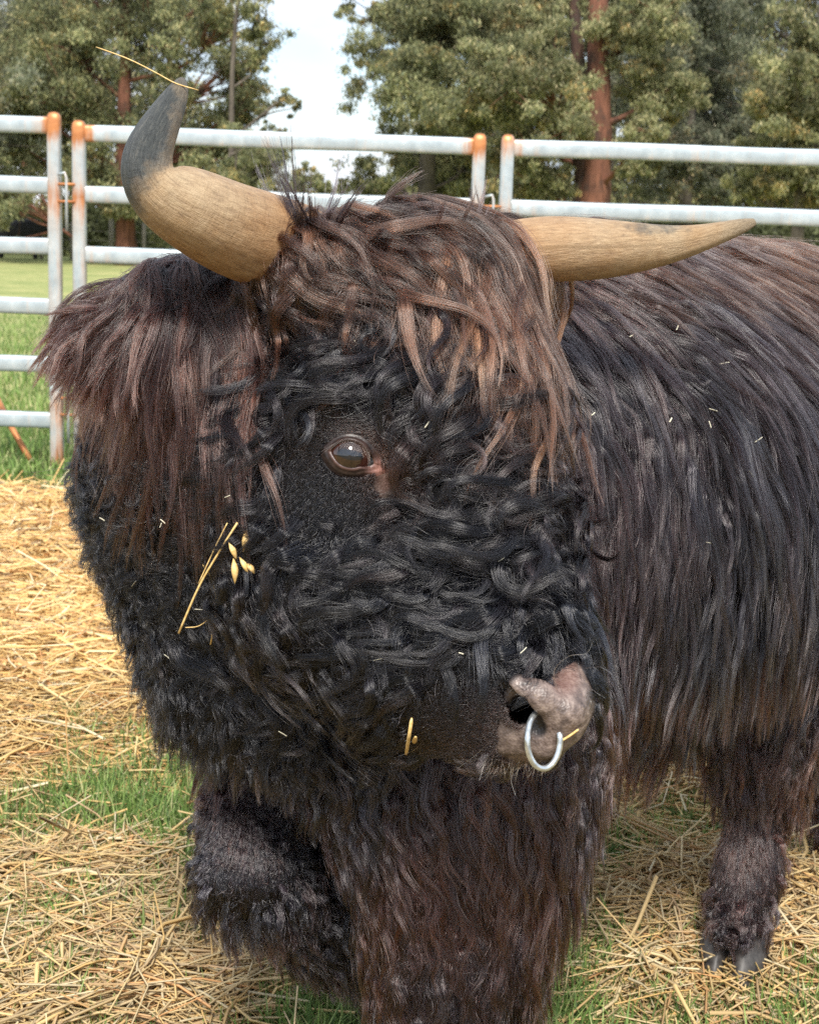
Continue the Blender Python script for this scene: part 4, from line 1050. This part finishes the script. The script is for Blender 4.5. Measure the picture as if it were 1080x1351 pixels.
def col_ear(r0, px, py, br, n):
    br = np.clip(br + rng.normal(0, .15, n), 0, 1)
    rc = mixp('black', 'purple', rng.random(n) * .8)
    rc = rc * .7; tcx = mixp('dbrown', 'red', rng.random(n) * .8) * (1 - br[:, None]) + mixp('red', 'brown', rng.random(n)) * .85 * br[:, None]
    return rc, tcx
viewdir = lambda c: norm(CAM - c)
def facing(c, nr, lo=.25): 
    f_ = (viewdir(c) * nr).sum(1); return np.where(f_ > -.3, 1, lo * .6)
def eye_hole(px, py): return np.minimum(np.sqrt(((px - 465) / 39) ** 2 + ((py - 602) / 25) ** 2), np.sqrt(((px - 514) / 21) ** 2 + ((py - 634) / 24) ** 2) + .35 * 0)
def shortm(px, py): return np.clip(blob(px, py, 455, 625, 85, 75, .3) + blob(px, py, 600, 950, 70, 55, .35) + blob(px, py, 655, 920, 50, 70, .3) + blob(px, py, 690, 868, 60, 14, .3), 0, 1)
def w_head(c, nr):
    px, py, dz = proj(c)
    m = nose_mask(px, py) * (dz < 1.75)
    w = facing(c, nr, .3) * (m < .3) * (blob(px, py, 467, 582, 62, 52, .25) < .3) * (shortm(px, py) < .62)
    inside = sdf_body(c) < .0; w = w * ~inside
    return w
def w_short(c, nr):
    px, py, dz = proj(c); m = nose_mask(px, py)
    a = blob(px, py, 460, 625, 115, 95, .3) + blob(px, py, 600, 950, 110, 85, .3) + blob(px, py, 690, 870, 90, 30, .3) + blob(px, py, 680, 985, 60, 30, .3)
    return np.clip(a, 0, 1) * facing(c, nr, 0.0) * (m < .55) * (eye_hole(px, py) > 1.05)
def w_ear(c, nr):
    px, py, dz = proj(c); return (px < 325) * (py < 520) * (sdf_body(c) > 0) * 1.0 * np.where(py < 440, 1.3, .8)
def w_body(c, nr):
    px, py, dz = proj(c); hd = eval_prims(c, HEAD, .045) > -.01
    hoofm = ~((py > 1238) & (px > 880) & (dz < 2.8))
    big = 1 / np.maximum(dz, 1.5) ** 1.3
    return facing(c, nr, .22) * hd * hoofm * big * (c[:, 2] > .075)

Hf = Hair()
groom(Hf, sample_mesh(vh, qh, 3600, w_head), A_HEAD, 32, 16, 9, .012, .00028, avoid_eye=True, colfn=col_head, stray=.1, lenmul=.45)      # undercoat
neckh = lambda px, py: np.clip(sstep(330, 290, px) + sstep(880, 960, py) * sstep(520, 440, px), 0, 1)
w_face = lambda c, nr: w_head(c, nr) * (1 - .9 * neckh(*proj(c)[:2]))
w_neck = lambda c, nr: w_head(c, nr) * neckh(*proj(c)[:2])
groom(Hf, sample_mesh(vh, qh, 1000, w_face), A_HEAD, 32, 100, 24, .0095, .00020, avoid_eye=True, colfn=col_head, stray=.10, lenmul=2.15, wav=.62, kickmul=1.4, curlmul=1.05, spread_tip=.10, layer=.022, flatk=.5, lenvar=(.5, 1.35))
groom(Hf, sample_mesh(vh, qh, 1100, w_face), A_HEAD, 32, 34, 20, .0060, .00019, avoid_eye=True, colfn=col_head, stray=.3, lenmul=1.6, wav=.8, kickmul=2.0, curlmul=1.2, spread_tip=.2, layer=.018, lenvar=(.4, 1.3))
groom(Hf, sample_mesh(vh, qh, 1500, w_neck), A_HEAD, 32, 36, 18, .0085, .00022, colfn=col_neck, stray=.2, lenmul=1.35, wav=1.0, kickmul=1.6, spread_tip=.12, layer=.014, flatk=.6, lenvar=(.4, 1.2))
groom(Hf, sample_mesh(vh, qh, 1000, w_head), A_HEAD, 32, 7, 22, .010, .00025, avoid_eye=True, colfn=col_head, stray=.6, lenmul=1.6, wav=.8, kickmul=2, min_h=.006)
Hs = Hair()
groom(Hs, sample_mesh(vh, qh, 20000, w_short), A_HEAD, 26, 9, 6, .003, .00018, colfn=col_head, stray=.1, lenmul=.8, curlmul=.3, kickmul=.4)
# long fringe from the poll
def w_poll(c, nr):
    px, py, dz = proj(c); return blob(px, py, 540, 305, 175, 42, .4) * (eval_prims(c, HEAD, .045) < .01) + .4 * blob(px, py, 610, 345, 90, 55, .4)
Hp = Hair()
groom(Hp, sample_mesh(vh, qh, 680, w_poll), A_HEAD, 34, 56, 24, .0085, .00021, avoid_eye=True, colfn=col_poll, stray=.2, lenmul=1.05, min_h=.006, hug=.5, kickmul=1.1, curlmul=.8, lenvar=(.35, 1.35), spread_tip=.16, layer=.012)
tuft = np.array([hit(px, py)[0] for px, py in zip(rng.normal(415, 16, 16), rng.normal(322, 5, 16))] + [hit(px, py)[0] for px, py in zip(rng.normal(600, 25, 8), rng.normal(322, 6, 8))])
A_TUFT = anchors([(400, 300, .0, -1, 13, .5, .05, 2), (440, 300, .45, -.9, 12, .5, .1, 2), (600, 310, .25, -.9, 8, .5, .25, 2)])
groom(Hp, tuft, A_TUFT, 20, 26, 16, .005, .00018, colfn=col_head, stray=.35, ballistic=True, gravity=.12, dnoise=.3, curlmul=.35, kickmul=.5)
He = Hair()
groom(He, sample_mesh(vh, qh, 640, w_ear), A_EAR, 24, 64, 22, .0085, .00024, colfn=col_ear, gravity=.38, stray=.14, min_h=.015, spread_tip=.08, ballistic=True, lenvar=(.5, 1.15), dnoise=.2)
Hb = Hair()
def sleekm(px, py): return np.clip(blob(px, py, 322, 1105, 75, 85, .3) + blob(px, py, 985, 1110, 75, 90, .3), 0, 1)
def wsel(f):
    def w(c, nr):
        px, py, dz = proj(c); return w_body(c, nr) * f(px, py) * (1 if f is sleekm else 1 - .93 * sleekm(px, py))
    return w
neckm = lambda px, py: (sstep(480, 420, px) * sstep(1070, 980, py))
legm = lambda px, py: np.maximum(sstep(930, 990, py) * (1 - neckm(px, py)), 0) * (1 - .85 * ((px > 780) & (py < 1000)))
flankm = lambda px, py: (1 - neckm(px, py)) * (1 - legm(px, py))
groom(Hb, sample_mesh(vb, qb, 9000, w_body), A_BODY, 45, 12, 7, .016, .0005, colfn=col_body, stray=.1, hug=.4, lenmul=.35)
groom(Hb, sample_mesh(vb, qb, 2200, wsel(neckm)), A_BODY, 45, 36, 18, .009, .00023, colfn=col_neck, stray=.2, lenmul=1.25, hug=.1, hang=True, spread_tip=.15, kickmul=1.6, lenvar=(.4, 1.2), layer=.014, flatk=.6, wav=1.2)
groom(Hb, sample_mesh(vb, qb, 2900, wsel(legm)), A_BODY, 40, 46, 20, .0090, .00031, colfn=col_body, stray=.15, hug=.0, hang=True, liftmul=.7, spread_tip=.08, kickmul=.8, lenvar=(.5, 1.6), layer=.020, flatk=.5, wav=1.5, curlmul=.65, lenmul=1.35)
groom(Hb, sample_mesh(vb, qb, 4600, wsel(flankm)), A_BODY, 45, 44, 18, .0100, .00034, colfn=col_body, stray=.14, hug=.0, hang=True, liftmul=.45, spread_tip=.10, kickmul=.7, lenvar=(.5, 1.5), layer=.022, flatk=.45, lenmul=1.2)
groom(Hb, sample_mesh(vb, qb, 5200, wsel(sleekm)), A_BODY, 26, 12, 9, .0045, .00023, colfn=col_leg, stray=.12, hug=.7, spread_tip=.15, kickmul=.3, lenvar=(.6, 1.5), layer=.002, curlmul=.15, liftmul=.3, lenmul=1.2)
groom(Hb, sample_mesh(vb, qb, 900, w_body), A_BODY, 45, 5, 18, .014, .00022, colfn=col_body, stray=.9, hug=.2, kickmul=2.2, lenmul=1.3, layer=.02)
Hf.build('face_hair', body); Hs.build('short_face_hair', body); Hp.build('forelock', body); He.build('ear_hair', body); Hb.build('coat', body)

# ------------------------------------------------------------------ nose ring
def mat_ring():
    m, t, b, o = newmat('nose_ring_metal'); f = noise(t, 120, coords(t), 5)
    t.links.new(ramp(t, f, [(.35, (.45, .47, .48)), (.6, (.72, .76, .77))]), b.inputs['Base Color'])
    b.inputs['Metallic'].default_value = .85; b.inputs['Roughness'].default_value = .22; return m
rc_ = P(717, 977, 1.603); RX, RY = 24 * 1.6 / FPX, 37 * 1.6 / FPX
an = np.linspace(0, 2 * np.pi, 60)
tilt = norm(rt * .93 + fw * .36)
ringp = [rc_ + tilt * RX * math.cos(a) - up * RY * math.sin(a) + fw * (.018 if math.sin(a) < -.2 else 0) * (-math.sin(a)) for a in an]
v, f, uv = tube(ringp, .0034, 14, caps=False)
o = npmesh('nose_ring', v, f[:1], mat_ring(), loc=rc_); tag(o, 'polished steel ring hanging from the nostril of the bull', 'nose ring')

# ------------------------------------------------------------------ stalks and seeds caught in the coat
def mat_stalk(name, a, b_):
    m, t, b, o = newmat(name); f = noise(t, 200, coords(t), 4)
    t.links.new(ramp(t, f, [(.3, a), (.7, b_)]), b.inputs['Base Color']); b.inputs['Roughness'].default_value = .5; return m
M_gold = mat_stalk('golden_straw', (.55, .34, .10), (.85, .62, .28)); M_pale = mat_stalk('pale_chaff', (.45, .42, .30), (.80, .76, .60))
def onhair(px, py, lift_):
    p, n_ = hit(px, py); return p + norm(CAM - p) * lift_
def stalk(name, pxs, lift_, r, label, cat, mat=M_gold, group=None, flat=.6, depth=None):
    pts = [onhair(a, b, lift_) if depth is None else P(a, b, depth) for a, b in pxs]
    # smooth the depth along the stalk
    q = np.array(pts); d = (q - CAM) @ fw
    lin = np.linspace(d[0], d[-1], len(d)); dd = np.minimum(d, lin * .5 + d * .5)
    q = np.array([P(a, b, k) for (a, b), k in zip(pxs, dd)])
    sp = catmull(q, 14); v, f, uv = tube(sp, np.concatenate([[r * .5], np.full(12, r), [r * .4]]), 6, flat=flat)
    o = npmesh(name, v, f, mat, loc=q[0]); tag(o, label, cat, group); return o
stalk('straw_stalk', [(543, 948), (538, 980), (532, 1014)], .040, .0036, 'longer golden straw stuck upright on the chin hair of the bull', 'straw')
stalk('straw_stalk', [(548, 972), (542, 995), (538, 1013)], .042, .0028, 'second golden straw beside the one on the chin', 'straw')
stalk('straw_stalk', [(127, 62), (170, 78), (206, 96), (232, 110), (262, 119)], 0, .0013, 'thin dry grass stem lying across the raised horn tip', 'grass stem', depth=1.672)
stalk('straw_stalk', [(739, 978), (752, 970), (763, 962)], .004, .0022, 'tiny straw bit by the nose ring', 'straw')
stalk('straw_stalk', [(1046, 693), (1060, 675), (1082, 652)], .03, .0024, 'pale straw caught on the bull flank near the right edge', 'straw', M_pale)
sp_ = empty('oat_spray', tuple(onhair(300, 700, .03)), label='dry oat stem with drooping seed husks caught in the cheek hair', cat='oat stem')
def spart(name, pts, r, mat):
    v, f, uv = tube(pts, r, 7, flat=.6); return npmesh(name, v, f, mat, sp_, loc=tuple(sp_.location))
for k_, (pp, r) in enumerate([([(236, 835), (262, 775), (285, 735), (313, 690)], .0022), ([(262, 770), (285, 720), (300, 690)], .0013), ([(245, 828), (262, 826), (278, 815)], .0010), ([(268, 745), (280, 765), (286, 800), (278, 850)], .0014)]):
    q = catmull([onhair(a, b, .045) for a, b in pp], 12); dm = ((q - CAM) @ fw).min() ; spart('stem', np.array([P(*(proj(x)[:2]), .6 * dm + .4 * ((x - CAM) @ fw)) for x in q]), r, M_gold)
dsp = ((onhair(310, 740, .05) - CAM) @ fw)
for (a, b, c, d) in [(325, 698, 321, 728), (302, 716, 312, 738), (308, 736, 310, 770), (316, 735, 328, 757), (325, 742, 336, 757)]:
    q = catmull([P(a, b, dsp), P((a + c) / 2 + 1, (b + d) / 2, dsp - .004), P(c, d, dsp)], 9)
    spart('seed_husk', q, np.array([.3, 1.2, 2.3, 3, 3.2, 2.8, 2.1, 1.2, .3]) * .00135, M_gold)
chaff = [(135, 685), (215, 688), (212, 693), (175, 772), (193, 822), (262, 804), (220, 866), (325, 872), (330, 884), (372, 870), (222, 925), (385, 905), (373, 968), (273, 965), (498, 870), (608, 862), (661, 738), (690, 858),
         (906, 372), (893, 432), (834, 442), (955, 479), (941, 541), (936, 560), (884, 554), (934, 716), (1000, 580), (782, 546), (990, 625), (563, 560), (620, 700), (470, 455), (300, 655), (160, 478), (350, 760)]
for k_, (a, b) in enumerate(chaff):
    L_ = rng.uniform(6, 14); an_ = rng.uniform(0, 3.1); q0 = (a - L_ * math.cos(an_) / 2, b - L_ * math.sin(an_) / 2); q1 = (a + L_ * math.cos(an_) / 2, b + L_ * math.sin(an_) / 2)
    where = 'neck' if (a < 320 or b > 900) else ('flank' if a > 775 else 'face')
    stalk('chaff', [q0, ((q0[0] + q1[0]) / 2 + .3, (q0[1] + q1[1]) / 2), q1], .048 if where != 'face' else .030, rng.uniform(.0006, .0012), 'tiny pale chaff flake caught in the hair of the ' + where, 'chaff', M_pale, 'chaff flakes caught in the ' + where + ' hair')

# ------------------------------------------------------------------ whiskers and lashes (parts of the bull)
Hw = Hair()
def strand(pp, r, c0, c1):
    q = catmull([P(*a) for a in pp], 14)[None]
    Hw.add(q, np.linspace(r, r * .3, 14)[None], np.array([c0]), np.array([c1]))
wc = (.22, .17, .13)
for pp in ([(735, 912, 1.6), (731, 885, 1.57), (750, 866, 1.56), (773, 862, 1.56), (782, 846, 1.57)], [(772, 882, 1.62), (790, 880, 1.6), (805, 888, 1.59), (812, 898, 1.59)], [(775, 905, 1.62), (788, 915, 1.6), (798, 921, 1.6)],
           [(650, 975, 1.62), (625, 998, 1.58), (603, 1014, 1.56)], [(772, 915, 1.62), (779, 925, 1.61), (777, 935, 1.61)], [(655, 985, 1.63), (640, 1005, 1.6), (632, 1030, 1.59)], [(675, 1005, 1.64), (674, 1030, 1.62), (680, 1050, 1.61)],
           [(560, 975, 1.66), (545, 990, 1.62), (520, 1000, 1.6)]):
    strand(pp, .00035, wc, (.45, .36, .28))
for k_ in range(46):
    a = rng.uniform(0, 1); bx = 640 + 80 * a; by = 1000 + rng.uniform(-6, 8)
    Lw = rng.uniform(12, 34); dx_ = rng.normal(-6, 6)
    d_ = 1.648; strand([(bx, by - 4, d_ + .004), (bx + dx_ * .4, by + Lw * .5, d_ - .01), (bx + dx_, by + Lw, d_ - .012)], .00022, (.10, .06, .04), (.30, .2, .13))
for k_ in range(34):
    a = k_ / 33; th_ = math.pi * (.08 + .84 * a)
    b0_ = ec + ex * (-.0215 * math.cos(th_)) + ey * (.0168 * math.sin(th_)) + en * .026
    Le = rng.uniform(.010, .020); dr_ = norm(en * .5 - ex * (.25 + .5 * (math.cos(th_))) - ey * rng.uniform(.5, .9))
    q = catmull([b0_, b0_ + (en * .6 - ex * .2 * math.cos(th_)) * Le * .4, b0_ + dr_ * Le], 10)[None]
    Hw.add(q, np.linspace(.00020, .00006, 10)[None], np.array([(.03, .02, .018)]), np.array([(.12, .08, .06)]))
Hw.build('whiskers', body)
